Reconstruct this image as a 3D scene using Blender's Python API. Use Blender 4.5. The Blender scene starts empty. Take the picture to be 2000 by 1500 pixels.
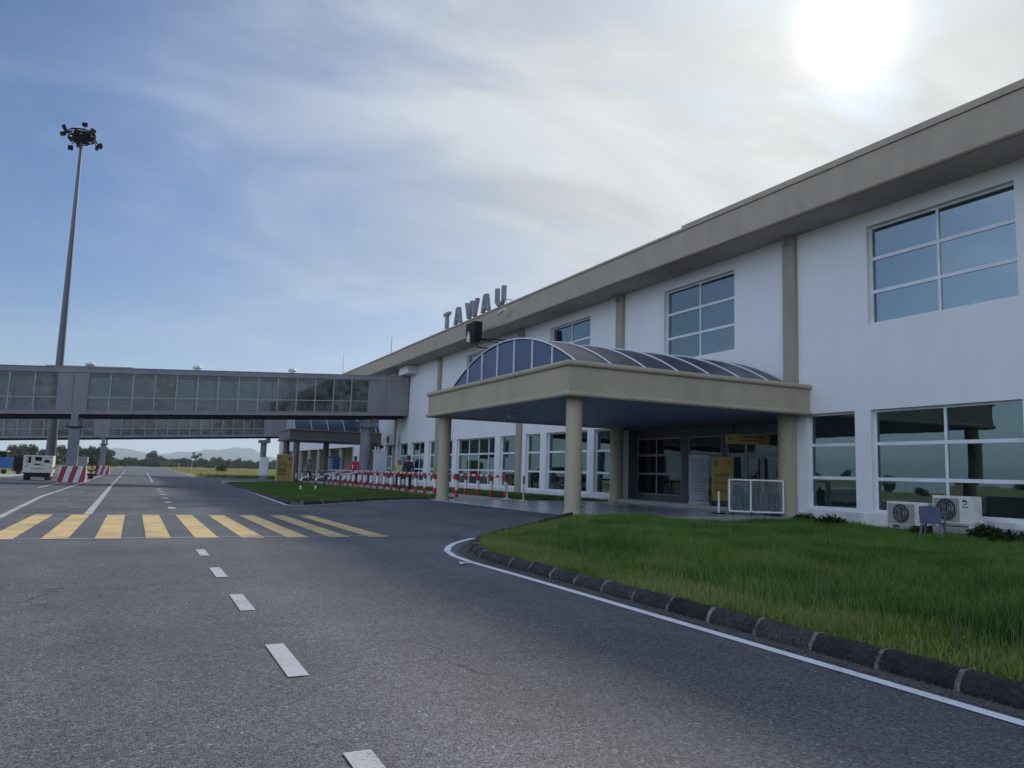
import bpy, math, random
import numpy as np
from mathutils import Vector, Matrix
from mathutils.geometry import tessellate_polygon
rng = np.random.default_rng(7); random.seed(7)
S = bpy.context.scene; COL = S.collection
# ---------------------------------------------------------------- camera
cam = bpy.data.cameras.new('camera'); cob = bpy.data.objects.new('camera', cam); COL.objects.link(cob)
Rm = ((0.8990473349755148, -0.07731124525215084, -0.4309719954138391),
      (-0.4368202169521267, -0.09085623753679059, -0.8949487371702108),
      (0.030033107320444473, 0.9928585576295448, -0.11545517314723754))
cob.matrix_world = Matrix.Translation((0, 0, 1.2)) @ Matrix(Rm).to_4x4()
cam.sensor_width = 36; cam.lens = 27.216; cam.clip_start = 0.05; cam.clip_end = 60000
S.camera = cob
# ---------------------------------------------------------------- sky and sun
SUN_AZ, SUN_EL = 49.9, 29.7          # azimuth from +Y towards +X
sd = Vector((math.cos(math.radians(SUN_EL))*math.sin(math.radians(SUN_AZ)), math.cos(math.radians(SUN_EL))*math.cos(math.radians(SUN_AZ)), math.sin(math.radians(SUN_EL))))
SUN_STRENGTH = 3.2
W = bpy.data.worlds.new('World'); S.world = W; W.use_nodes = True
def build_world():
    nt = W.node_tree; nt.nodes.clear(); N = nt.nodes.new; L = nt.links.new
    out = N('ShaderNodeOutputWorld'); bg = N('ShaderNodeBackground'); L(bg.outputs[0], out.inputs[0])
    sky = N('ShaderNodeTexSky'); sky.sky_type = 'NISHITA'; sky.sun_disc = False
    sky.sun_elevation = math.radians(SUN_EL); sky.sun_rotation = math.radians(SUN_AZ)
    sky.air_density = 1.0; sky.dust_density = 1.2; sky.ozone_density = 1.5; sky.altitude = 0
    tc = N('ShaderNodeTexCoord')
    def M(op, a, b=None, c=None, clamp=False):
        n = N('ShaderNodeMath'); n.operation = op; n.use_clamp = clamp
        for i, v in enumerate((a, b, c)):
            if v is None: continue
            if isinstance(v, (int, float)): n.inputs[i].default_value = v
            else: L(v, n.inputs[i])
        return n.outputs[0]
    def VM(op, a, b=None):
        n = N('ShaderNodeVectorMath'); n.operation = op
        for i, v in enumerate((a, b)):
            if v is None: continue
            if isinstance(v, tuple): n.inputs[i].default_value = v
            else: L(v, n.inputs[i])
        return n
    def ramp(v, lo, hi):
        n = N('ShaderNodeMapRange'); n.interpolation_type = 'SMOOTHSTEP'; L(v, n.inputs[0]); n.inputs[1].default_value = lo; n.inputs[2].default_value = hi; return n.outputs[0]
    def mixc(f, a, b, mode='MIX'):
        n = N('ShaderNodeMix'); n.data_type = 'RGBA'; n.blend_type = mode
        if isinstance(f, (int, float)): n.inputs[0].default_value = f
        else: L(f, n.inputs[0])
        for s, v in ((n.inputs[6], a), (n.inputs[7], b)):
            if isinstance(v, tuple): s.default_value = v + (1,)
            else: L(v, s)
        return n.outputs[2]
    d = VM('NORMALIZE', tc.outputs['Generated']).outputs[0]
    sep = N('ShaderNodeSeparateXYZ'); L(d, sep.inputs[0])
    dot = VM('DOT_PRODUCT', d, tuple(sd)).outputs['Value']
    z = M('MAXIMUM', sep.outputs[2], 0.0)
    h = M('ADD', z, 0.30)
    comb = N('ShaderNodeCombineXYZ'); L(M('DIVIDE', sep.outputs[0], h), comb.inputs[0]); L(M('DIVIDE', sep.outputs[1], h), comb.inputs[1])
    def noise(scale, det, rough, dist, rot=0, sc=(1, 1, 1), off=(0, 0, 0)):
        mp = N('ShaderNodeMapping'); L(comb.outputs[0], mp.inputs[0]); mp.inputs['Rotation'].default_value = (0, 0, math.radians(rot)); mp.inputs['Scale'].default_value = sc; mp.inputs['Location'].default_value = off
        n = N('ShaderNodeTexNoise'); n.inputs['Scale'].default_value = scale; n.inputs['Detail'].default_value = det; n.inputs['Roughness'].default_value = rough; n.inputs['Distortion'].default_value = dist; L(mp.outputs[0], n.inputs[0]); return n.outputs[0]
    big = ramp(noise(0.95, 4, 0.5, 0.6, 20, (1, 1, 1), (5.3, 1.2, 0)), 0.34, 0.70)
    wisp = ramp(noise(1.4, 11, 0.58, 1.7, -38, (0.7, 1.1, 1), (2.9, 4.2, 0)), 0.36, 0.68)
    fine = ramp(noise(3.0, 9, 0.60, 1.2, -50, (0.4, 1.4, 1), (1.7, 0.3, 0)), 0.34, 0.76)
    angd = M('ARCCOSINE', M('MINIMUM', dot, 0.99999))          # radians from the sun
    near = M('SUBTRACT', 1.0, ramp(angd, 0.22, 0.92))
    cov = M('ADD', M('MULTIPLY', big, 0.28), M('MULTIPLY', wisp, 0.22))
    cov = M('ADD', cov, M('MULTIPLY', fine, 0.10))
    cov = M('ADD', cov, M('MULTIPLY', near, M('ADD', 0.72, M('MULTIPLY', wisp, 0.30))))
    pa = M('ARCCOSINE', M('MINIMUM', VM('DOT_PRODUCT', d, (0.7133, 0.5808, 0.3923)).outputs['Value'], 0.99999))     # a gap in the cloud below the sun
    gap = M('MULTIPLY', M('EXPONENT', M('MULTIPLY', M('POWER', M('DIVIDE', pa, 0.055), 2.0), -1.0)), M('ADD', 0.35, fine))
    cov = M('SUBTRACT', cov, M('MULTIPLY', gap, 0.55))
    cov = M('MULTIPLY', cov, 0.97, clamp=True)
    nis = VM('SCALE', sky.outputs[0]); L(M('SUBTRACT', SKY_K, M('MULTIPLY', gap, SKY_K*.45)), nis.inputs[3])
    base = mixc(1.0, nis.outputs[0], (0.70, 0.96, 1.34), 'MULTIPLY')
    cloud_far = (0.30, 0.37, 0.51)
    cloud_near = (0.50, 0.525, 0.54)
    cl = mixc(M('POWER', near, 0.9), cloud_far, cloud_near)
    shade = M('ADD', 0.80, M('ADD', M('MULTIPLY', fine, 0.12), M('MULTIPLY', wisp, 0.24)))
    shade = M('SUBTRACT', shade, M('MULTIPLY', gap, 0.16)); cl2 = VM('SCALE', cl); L(shade, cl2.inputs[3])
    skyc = mixc(cov, base, cl2.outputs[0])
    hz = M('POWER', M('SUBTRACT', 1.0, z), 14.0)
    skyc = mixc(M('MULTIPLY', hz, 0.80), skyc, (0.66, 0.76, 0.82))
    # sky out of view, away from the sun, brightened to lift the shaded surfaces
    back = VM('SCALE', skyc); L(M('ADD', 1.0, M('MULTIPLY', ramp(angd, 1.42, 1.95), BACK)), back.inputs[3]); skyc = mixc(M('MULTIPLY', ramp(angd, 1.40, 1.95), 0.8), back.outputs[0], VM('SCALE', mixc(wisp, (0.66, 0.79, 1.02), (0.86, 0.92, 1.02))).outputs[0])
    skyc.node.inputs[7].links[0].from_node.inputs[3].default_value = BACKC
    # aureole of the veiled sun: the light of the sun spread by thin cloud
    g1 = M('MULTIPLY', M('EXPONENT', M('MULTIPLY', M('POWER', M('DIVIDE', angd, 0.034), 2.0), -1.0)), 2.2)
    g2 = M('MULTIPLY', M('EXPONENT', M('MULTIPLY', angd, -5.0)), 0.26)
    gc = N('ShaderNodeVectorMath'); gc.operation = 'SCALE'; gc.inputs[0].default_value = (1.0, 0.95, 0.82); L(M('ADD', g1, g2), gc.inputs[3])
    tot = mixc(1.0, skyc, gc.outputs[0], 'ADD')
    L(tot, bg.inputs[0]); bg.inputs[1].default_value = 1.0
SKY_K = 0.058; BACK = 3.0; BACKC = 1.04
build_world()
sl = bpy.data.lights.new('sun', 'SUN'); sl.energy = SUN_STRENGTH; sl.angle = math.radians(2.5); sl.color = (1.0, 0.93, 0.82)
so = bpy.data.objects.new('sun', sl); COL.objects.link(so); so.rotation_euler = Vector((math.cos(math.radians(27.9))*math.sin(math.radians(50.8)), math.cos(math.radians(27.9))*math.cos(math.radians(50.8)), math.sin(math.radians(27.9)))).to_track_quat('Z', 'Y').to_euler(); so.location = (60, 60, 60)
S.view_settings.view_transform = 'Standard'; S.view_settings.look = 'None'; S.view_settings.exposure = 0.3; S.view_settings.gamma = 1
S.view_settings.use_curve_mapping = False
S.render.engine = 'CYCLES'
S.cycles.max_bounces = 8; S.cycles.transparent_max_bounces = 12; S.cycles.volume_bounces = 0
# ---------------------------------------------------------------- materials
MATS = {}
def pm(name, c, c2=None, scale=1.5, rough=0.7, bump=0.0, bscale=60, metal=0.0, spec=0.5, stretch=(1, 1, 1), amt=0.5, fine=0.0, lo=0.35, hi=0.7, coat=0.0):
    """plain surface with a procedural second colour in patches, and grain"""
    if name in MATS: return MATS[name]
    m = bpy.data.materials.new(name); m.use_nodes = True; MATS[name] = m
    nt = m.node_tree; N = nt.nodes.new; L = nt.links.new; b = nt.nodes['Principled BSDF']
    b.inputs['Roughness'].default_value = rough; b.inputs['Metallic'].default_value = metal
    b.inputs['Specular IOR Level'].default_value = spec; b.inputs['Coat Weight'].default_value = coat
    g = N('ShaderNodeNewGeometry'); mp = N('ShaderNodeMapping'); mp.inputs['Scale'].default_value = stretch; L(g.outputs['Position'], mp.inputs[0])
    if c2 is None: c2 = tuple(x*0.82 for x in c)
    n = N('ShaderNodeTexNoise'); n.inputs['Scale'].default_value = scale; n.inputs['Detail'].default_value = 7; n.inputs['Roughness'].default_value = 0.6; L(mp.outputs[0], n.inputs[0])
    r = N('ShaderNodeMapRange'); L(n.outputs[0], r.inputs[0]); r.inputs[1].default_value = lo; r.inputs[2].default_value = hi; r.inputs[4].default_value = amt*2 if amt <= .5 else 1
    mx = N('ShaderNodeMix'); mx.data_type = 'RGBA'; L(r.outputs[0], mx.inputs[0]); mx.inputs[6].default_value = c+(1,); mx.inputs[7].default_value = c2+(1,)
    col = mx.outputs[2]
    n2 = N('ShaderNodeTexNoise'); n2.inputs['Scale'].default_value = bscale; n2.inputs['Detail'].default_value = 3; L(g.outputs['Position'], n2.inputs[0])
    if fine > 0:
        r2 = N('ShaderNodeMapRange'); L(n2.outputs[0], r2.inputs[0]); r2.inputs[1].default_value = 0.3; r2.inputs[2].default_value = 0.7; r2.inputs[3].default_value = 1-fine; r2.inputs[4].default_value = 1+fine
        vs = N('ShaderNodeVectorMath'); vs.operation = 'SCALE'; L(col, vs.inputs[0]); L(r2.outputs[0], vs.inputs[3]); col = vs.outputs[0]
    L(col, b.inputs['Base Color'])
    if bump > 0:
        bp = N('ShaderNodeBump'); bp.inputs['Strength'].default_value = 0.6; bp.inputs['Distance'].default_value = bump; L(n2.outputs[0], bp.inputs['Height']); L(bp.outputs[0], b.inputs['Normal'])
    return m
def asphalt_mat(name, base, patch):
    m = bpy.data.materials.new(name); m.use_nodes = True; MATS[name] = m
    nt = m.node_tree; N = nt.nodes.new; L = nt.links.new; b = nt.nodes['Principled BSDF']
    g = N('ShaderNodeNewGeometry')
    def noise(s, d=4, sc=(1, 1, 1)):
        mp = N('ShaderNodeMapping'); mp.inputs['Scale'].default_value = sc; L(g.outputs['Position'], mp.inputs[0])
        n = N('ShaderNodeTexNoise'); n.inputs['Scale'].default_value = s; n.inputs['Detail'].default_value = d; L(mp.outputs[0], n.inputs[0]); return n.outputs[0]
    def mr(v, a, b_, c, d):
        r = N('ShaderNodeMapRange'); L(v, r.inputs[0]); r.inputs[1].default_value = a; r.inputs[2].default_value = b_; r.inputs[3].default_value = c; r.inputs[4].default_value = d; return r.outputs[0]
    def mul(a, b_):
        n = N('ShaderNodeMath'); n.operation = 'MULTIPLY'; L(a, n.inputs[0]); L(b_, n.inputs[1]); return n.outputs[0]
    v = N('ShaderNodeTexVoronoi'); v.inputs['Scale'].default_value = 75; L(g.outputs['Position'], v.inputs[0])
    sp = N('ShaderNodeSeparateColor'); L(v.outputs['Color'], sp.inputs[0])
    f1 = mr(sp.outputs[0], 0.0, 1.0, 0.45, 1.52)
    fl = mr(sp.outputs[1], 0.90, 1.0, 1.0, 2.0)          # pale stones
    big = mr(noise(0.35, 7), 0.3, 0.7, 0.76, 1.20)
    mid = mr(noise(3.0, 5), 0.3, 0.7, 0.90, 1.10)
    trk = mr(noise(1.1, 4, (1.0, 0.05, 1)), 0.3, 0.7, 0.82, 1.14)    # tyre-worn bands along the road
    vc = N('ShaderNodeTexVoronoi'); vc.feature = 'DISTANCE_TO_EDGE'; vc.inputs['Scale'].default_value = 0.33
    wn = N('ShaderNodeTexNoise'); wn.inputs['Scale'].default_value = 1.7; wn.inputs['Detail'].default_value = 6; L(g.outputs['Position'], wn.inputs[0])
    wm = N('ShaderNodeVectorMath'); wm.operation = 'MULTIPLY_ADD'; L(wn.outputs['Color'], wm.inputs[0]); wm.inputs[1].default_value = (.9, .9, 0); L(g.outputs['Position'], wm.inputs[2]); L(wm.outputs[0], vc.inputs[0])
    crack = mr(vc.outputs['Distance'], 0.0, 0.006, 0.0, 1.0); cmask = mr(noise(0.22, 3), 0.50, 0.58, 1.0, 0.45)
    mxx = N('ShaderNodeMath'); mxx.operation = 'MAXIMUM'; L(crack, mxx.inputs[0]); L(cmask, mxx.inputs[1])
    oil = mr(noise(0.9, 3), 0.62, 0.74, 1.0, 0.72)
    tot = mul(mul(mul(mul(f1, fl), mul(big, mid)), trk), mul(mxx.outputs[0], oil))
    vs = N('ShaderNodeVectorMath'); vs.operation = 'SCALE'
    cm = N('ShaderNodeMix'); cm.data_type = 'RGBA'; L(mr(noise(0.16, 4), 0.45, 0.62, 0, 1), cm.inputs[0]); cm.inputs[6].default_value = base+(1,); cm.inputs[7].default_value = patch+(1,)
    L(cm.outputs[2], vs.inputs[0]); L(tot, vs.inputs[3]); L(vs.outputs[0], b.inputs['Base Color'])
    b.inputs['Roughness'].default_value = 0.72; b.inputs['Specular IOR Level'].default_value = 0.35
    bp = N('ShaderNodeBump'); bp.inputs['Strength'].default_value = 0.9; bp.inputs['Distance'].default_value = 0.006
    ad = N('ShaderNodeMath'); ad.operation = 'ADD'; L(mr(v.outputs['Distance'], 0, 0.6, 1, 0), ad.inputs[0]); L(noise(180, 2), ad.inputs[1])
    L(ad.outputs[0], bp.inputs['Height']); L(bp.outputs[0], b.inputs['Normal'])
    return m
ASPH = asphalt_mat('asphalt', (0.112, 0.117, 0.128), (0.094, 0.099, 0.111))
def paint_mat(name, c, wear=0.45):
    m = bpy.data.materials.new(name); m.use_nodes = True
    nt = m.node_tree; N = nt.nodes.new; L = nt.links.new; b = nt.nodes['Principled BSDF']
    g = N('ShaderNodeNewGeometry')
    n = N('ShaderNodeTexNoise'); n.inputs['Scale'].default_value = 55; n.inputs['Detail'].default_value = 5; n.inputs['Roughness'].default_value = 0.75; L(g.outputs['Position'], n.inputs[0])
    n2 = N('ShaderNodeTexNoise'); n2.inputs['Scale'].default_value = 1.4; n2.inputs['Detail'].default_value = 6; L(g.outputs['Position'], n2.inputs[0])
    ad = N('ShaderNodeMath'); ad.operation = 'ADD'; L(n.outputs[0], ad.inputs[0]); mu = N('ShaderNodeMath'); mu.operation = 'MULTIPLY'; L(n2.outputs[0], mu.inputs[0]); mu.inputs[1].default_value = 0.8; L(mu.outputs[0], ad.inputs[1])
    r = N('ShaderNodeMapRange'); L(ad.outputs[0], r.inputs[0]); r.inputs[1].default_value = 0.90; r.inputs[2].default_value = 1.16; r.inputs[3].default_value = 0.0; r.inputs[4].default_value = wear*1.6; r.clamp = True
    mx = N('ShaderNodeMix'); mx.data_type = 'RGBA'; L(r.outputs[0], mx.inputs[0]); mx.inputs[6].default_value = c+(1,); mx.inputs[7].default_value = (0.14, 0.14, 0.145, 1)
    L(mx.outputs[2], b.inputs['Base Color']); b.inputs['Roughness'].default_value = 0.65
    bp = N('ShaderNodeBump'); bp.inputs['Strength'].default_value = 0.5; bp.inputs['Distance'].default_value = 0.003; L(n.outputs[0], bp.inputs['Height']); L(bp.outputs[0], b.inputs['Normal'])
    return m
PW = paint_mat('road_paint_white', (0.43, 0.44, 0.46), 0.75); PWF = paint_mat('road_paint_faded', (0.40, 0.41, 0.42), 0.35)
PY_ = paint_mat('road_paint_yellow', (0.64, 0.46, 0.19), 0.6)
WALL = pm('white_wall_paint', (0.77, 0.77, 0.78), (0.70, 0.705, 0.705), 0.7, 0.75, 0.0015, 90, stretch=(1, 1, 0.35), fine=0.02, lo=.40, hi=.85)
PLINTH = pm('stained_plinth_paint', (0.74, 0.74, 0.75), (0.50, 0.50, 0.48), 1.6, 0.8, 0.002, 60, stretch=(1, 1, 0.6))
TAN = pm('tan_paint', (0.42, 0.36, 0.275), (0.35, 0.305, 0.235), 1.4, 0.75, 0.002, 80, stretch=(1, 1, 0.5), fine=0.03)
TAN2 = pm('tan_canopy_paint', (0.42, 0.37, 0.26), (0.35, 0.31, 0.22), 0.9, 0.7, 0.002, 80, stretch=(1, 1, 0.4), fine=0.03)
TAND = pm('tan_pilaster_paint', (0.36, 0.33, 0.25), (0.28, 0.26, 0.2), 1.2, 0.75, 0.002, 80, stretch=(1, 1, 0.3))
SOFF = pm('eave_soffit_paint', (0.44, 0.40, 0.35), (0.36, 0.33, 0.29), 0.7, 0.8)
FRAME = pm('white_window_frame', (0.74, 0.76, 0.80), None, 3, 0.4)
FRAMED = pm('grey_alu_frame', (0.20, 0.22, 0.26), None, 3, 0.4)
def glass_mat(name, tint, F0=1.9, trans=(0.10, 0.14, 0.16), boost=0.10, rough=0.01, dirt=0.0):
    m = bpy.data.materials.new(name); m.use_nodes = True; nt = m.node_tree; nt.nodes.clear(); N = nt.nodes.new; L = nt.links.new
    out = N('ShaderNodeOutputMaterial'); gl = N('ShaderNodeBsdfGlossy'); gl.inputs['Color'].default_value = tint+(1,); gl.inputs['Roughness'].default_value = rough
    tr = N('ShaderNodeBsdfTransparent'); tr.inputs[0].default_value = trans+(1,)
    fr = N('ShaderNodeFresnel'); fr.inputs[0].default_value = F0
    ad = N('ShaderNodeMath'); ad.operation = 'ADD'; ad.use_clamp = True; L(fr.outputs[0], ad.inputs[0]); ad.inputs[1].default_value = boost
    g = N('ShaderNodeNewGeometry'); n = N('ShaderNodeTexNoise'); n.inputs['Scale'].default_value = 0.9; n.inputs['Detail'].default_value = 2; L(g.outputs['Position'], n.inputs[0])
    bp = N('ShaderNodeBump'); bp.inputs['Strength'].default_value = 0.35; bp.inputs['Distance'].default_value = 0.006; L(n.outputs[0], bp.inputs['Height']); L(bp.outputs[0], gl.inputs['Normal'])
    mx = N('ShaderNodeMixShader'); L(ad.outputs[0], mx.inputs[0]); L(tr.outputs[0], mx.inputs[1]); L(gl.outputs[0], mx.inputs[2]); res = mx.outputs[0]
    if dirt > 0:
        df = N('ShaderNodeBsdfDiffuse'); df.inputs[0].default_value = (0.25, 0.26, 0.25, 1)
        n3 = N('ShaderNodeTexNoise'); n3.inputs['Scale'].default_value = 1.3; n3.inputs['Detail'].default_value = 6; L(g.outputs['Position'], n3.inputs[0])
        r = N('ShaderNodeMapRange'); L(n3.outputs[0], r.inputs[0]); r.inputs[1].default_value = 0.4; r.inputs[2].default_value = 0.75; r.inputs[3].default_value = dirt*0.35; r.inputs[4].default_value = dirt*1.5
        m2 = N('ShaderNodeMixShader'); L(r.outputs[0], m2.inputs[0]); L(res, m2.inputs[1]); L(df.outputs[0], m2.inputs[2]); res = m2.outputs[0]
    L(res, out.inputs[0]); return m
GLASS = glass_mat('tinted_window_glass', (0.52, 0.72, 0.72), 1.75, (0.10, 0.14, 0.15), 0.12, dirt=0.03)
GLASSU = glass_mat('blue_window_glass', (0.62, 0.755, 0.80), 1.9, (0.07, 0.10, 0.13), 0.26, dirt=0.05)
GLASSD = glass_mat('shaded_entrance_glass', (0.5, 0.62, 0.66), 1.5, (0.10, 0.12, 0.13), 0.03, dirt=0.03)  # recess shade put into the glass: dimmer reflections than the facade panes
GLASSB = glass_mat('dusty_bridge_glass', (0.55, 0.64, 0.68), 1.6, (0.26, 0.28, 0.28), 0.02, 0.05, dirt=0.30)
def island_tint(m, lo, hi):
    nt = m.node_tree; b = nt.nodes['Principled BSDF']; src = b.inputs['Base Color'].links[0].from_socket
    g = nt.nodes.new('ShaderNodeNewGeometry'); r = nt.nodes.new('ShaderNodeMapRange'); nt.links.new(g.outputs['Random Per Island'], r.inputs[0]); r.inputs[3].default_value = lo; r.inputs[4].default_value = hi
    v = nt.nodes.new('ShaderNodeVectorMath'); v.operation = 'SCALE'; nt.links.new(src, v.inputs[0]); nt.links.new(r.outputs[0], v.inputs[3]); nt.links.new(v.outputs[0], b.inputs['Base Color'])
GLASSB2 = glass_mat('dustier_bridge_glass', (0.50, 0.58, 0.60), 1.6, (0.22, 0.23, 0.22), 0.0, 0.08, dirt=0.48)
GREY = pm('grey_bridge_panel', (0.24, 0.235, 0.25), (0.185, 0.185, 0.195), 0.9, 0.6, stretch=(1, 1, 0.4))
GREYD = pm('dark_bridge_frame', (0.15, 0.15, 0.16), None, 1, 0.6)
MULL = pm('pale_bridge_mullion', (0.36, 0.36, 0.36), None, 1, 0.6)
BLACK = pm('black_steel', (0.008, 0.008, 0.010), None, 1, 0.6, spec=.25)
CONC = pm('grey_concrete', (0.30, 0.295, 0.285), (0.20, 0.195, 0.19), 1.2, 0.85, 0.003, 60, stretch=(1, 1, 0.5))
CONCP = pm('grey_painted_pier', (0.20, 0.215, 0.24), (0.15, 0.16, 0.18), 1.0, 0.7, stretch=(1, 1, 0.5))
TILE = pm('polished_floor_tiles', (0.34, 0.36, 0.38), (0.28, 0.30, 0.32), 0.9, 0.22, spec=0.6)
PAVE = pm('pale_paving', (0.42, 0.42, 0.41), (0.30, 0.30, 0.28), 1.2, 0.85, 0.004, 30)
SOIL = pm('gritty_dirt', (0.065, 0.064, 0.060), (0.12, 0.118, 0.108), 9, 0.95, 0.02, 60, fine=0.3)
KERB = pm('mossy_dark_kerb', (0.014, 0.015, 0.017), (0.045, 0.043, 0.039), 5, 0.9, 0.025, 38, fine=0.6)
island_tint(KERB, .45, 1.5)
MORTAR = pm('pale_mortar', (0.24, 0.23, 0.21), (0.05, 0.05, 0.045), 9, 0.9, 0.008, 60, lo=.4, hi=.62)
RED = pm('red_paint', (0.42, 0.02, 0.03), (0.28, 0.02, 0.03), 5, 0.5); WHT = pm('white_paint', (0.75, 0.75, 0.76), (0.6, 0.6, 0.6), 4, 0.5)
CREAM = pm('cream_metal_paint', (0.68, 0.68, 0.62), (0.5, 0.5, 0.44), 3, 0.45)
BLUEP = pm('blue_paint', (0.015, 0.12, 0.34), None, 3, 0.5); YEL = pm('yellow_sign_face', (0.34, 0.24, 0.035), (0.29, 0.205, 0.03), 2, 0.5)
INK = pm('dark_lettering', (0.03, 0.025, 0.02), None, 3, 0.6); STEEL = pm('galvanised_steel', (0.33, 0.34, 0.35), (0.22, 0.22, 0.23), 3, 0.45, metal=0.6)
INTR = pm('dim_interior_wall', (0.30, 0.31, 0.32), (0.2, 0.2, 0.21), 0.5, 0.8)
RUB = pm('black_rubber', (0.015, 0.015, 0.015), None, 4, 0.8)
# ---------------------------------------------------------------- helpers
def tag(o, label=None, cat=None, group=None, kind=None):
    if label: o['label'] = label
    if cat: o['category'] = cat
    if group: o['group'] = group
    if kind: o['kind'] = kind
    return o
def wloc(o):
    v = Vector((0, 0, 0))
    while o is not None: v += o.location; o = o.parent
    return v
def empty(name, loc, label, cat, group=None, rz=0):
    o = bpy.data.objects.new(name, None); COL.objects.link(o); o.location = loc; o.rotation_euler = (0, 0, rz); o.empty_display_size = 0.3
    return tag(o, label, cat, group)
class MB:
    def __init__(s): s.v = []; s.f = []; s.mi = []; s.m = 0
    def add(s, vs, fs):
        b = len(s.v); s.v += [tuple(v) for v in vs]; s.f += [tuple(b+i for i in f) for f in fs]; s.mi += [s.m]*len(fs); return s
    def box(s, x0, x1, y0, y1, z0, z1):
        v = [(x, y, z) for z in (z0, z1) for y in (y0, y1) for x in (x0, x1)]
        return s.add(v, [(0, 2, 3, 1), (4, 5, 7, 6), (0, 1, 5, 4), (2, 6, 7, 3), (0, 4, 6, 2), (1, 3, 7, 5)])
    def bar(s, p0, p1, w, h, up=(0, 0, 1)):
        p0 = Vector(p0); p1 = Vector(p1); d = (p1-p0).normalized(); up = Vector(up)
        if abs(d.dot(up)) > 0.99: up = Vector((1, 0, 0))
        a = d.cross(up).normalized()*w/2; b = a.cross(d).normalized()*h/2
        v = [p+sa*a+sb*b for p in (p0, p1) for sa, sb in ((-1, -1), (1, -1), (1, 1), (-1, 1))]
        return s.add(v, [(0, 3, 2, 1), (4, 5, 6, 7), (0, 1, 5, 4), (1, 2, 6, 5), (2, 3, 7, 6), (3, 0, 4, 7)])
    def tube(s, pts, r, n=10, cap=True):
        pts = [Vector(p) for p in pts]; rs = r if isinstance(r, (list, tuple)) else [r]*len(pts); vs = []; fs = []
        for i, p in enumerate(pts):
            d = (pts[min(i+1, len(pts)-1)]-pts[max(i-1, 0)]).normalized(); up = Vector((0, 0, 1)) if abs(d.z) < 0.9 else Vector((1, 0, 0))
            a = d.cross(up).normalized(); b = a.cross(d)
            for k in range(n):
                t = 2*math.pi*k/n; vs.append(p+rs[i]*(math.cos(t)*a+math.sin(t)*b))
        for i in range(len(pts)-1):
            for k in range(n): fs.append((i*n+k, i*n+(k+1) % n, (i+1)*n+(k+1) % n, (i+1)*n+k))
        if cap: fs.append(tuple(range(n))[::-1]); fs.append(tuple((len(pts)-1)*n+k for k in range(n)))
        return s.add(vs, fs)
    def lathe(s, cx, cy, prof, n=24):
        return s.tube([(cx, cy, z) for r, z in prof], [r for r, z in prof], n)
    def prism(s, poly, axis, a, b):
        """extrude a closed 2-D outline along an axis: 'x' poly=(y,z), 'y' poly=(x,z), 'z' poly=(x,y)"""
        def P(u, v, t): return {'x': (t, u, v), 'y': (u, t, v), 'z': (u, v, t)}[axis]
        n = len(poly); vs = [P(u, v, a) for u, v in poly]+[P(u, v, b) for u, v in poly]
        fs = [(i, (i+1) % n, n+(i+1) % n, n+i) for i in range(n)]
        for tri in tessellate_polygon([[Vector((u, v, 0)) for u, v in poly]]): fs.append(tuple(tri)); fs.append(tuple(n+i for i in tri)[::-1])
        return s.add(vs, fs)
    def poly3(s, pts):
        return s.add(pts, [tuple(t) for t in tessellate_polygon([[Vector((p[0], p[1], 0)) for p in pts]])])
    def build(s, name, mat, parent=None, bev=0, smooth=False, kind=None, recalc=True):
        me = bpy.data.meshes.new(name); o = bpy.data.objects.new(name, me); COL.objects.link(o)
        off = wloc(parent) if parent is not None else Vector((0, 0, 0))
        me.from_pydata([(x-off.x, y-off.y, z-off.z) for x, y, z in s.v], [], s.f)
        for m in (mat if isinstance(mat, (list, tuple)) else [mat]): me.materials.append(m)
        if any(s.mi): me.polygons.foreach_set('material_index', s.mi)
        if recalc:
            import bmesh
            bm = bmesh.new(); bm.from_mesh(me); bmesh.ops.recalc_face_normals(bm, faces=bm.faces); bm.to_mesh(me); bm.free()
        if parent is not None: o.parent = parent
        if bev: md = o.modifiers.new('bevel', 'BEVEL'); md.width = bev; md.segments = 2; md.limit_method = 'ANGLE'
        if smooth:
            me.polygons.foreach_set('use_smooth', [True]*len(me.polygons)); 
            try: me.set_sharp_from_angle(angle=math.radians(38))
            except Exception: pass
        if kind: o['kind'] = kind
        return o
def copy_tree(o, parent=None):
    c = o.copy(); COL.objects.link(c)
    if parent is not None: c.parent = parent
    for ch in list(o.children): copy_tree(ch, c)
    return c
def smooth01(t): t = max(0.0, min(1.0, t)); return t*t*(3-2*t)
def zg(x, y):
    """height of the asphalt: falls gently away from the camera, ramps up to the entrance platform"""
    z = -.0045*min(max(0, y-8), 110)-.0018*max(0, min(y, 900)-118)
    if 12 < y < 34: z += 0.15*smooth01((x-5)/6)*smooth01((y-12)/4)*smooth01((34-y)/3)
    return z
def poly_in(px, py, poly):
    inside = np.zeros(len(px), bool); n = len(poly)
    for i in range(n):
        x0, y0 = poly[i][:2]; x1, y1 = poly[(i+1) % n][:2]
        c = ((y0 > py) != (y1 > py)) & (px < (x1-x0)*(py-y0)/((y1-y0) if y1 != y0 else 1e-9)+x0); inside ^= c
    return inside
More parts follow.
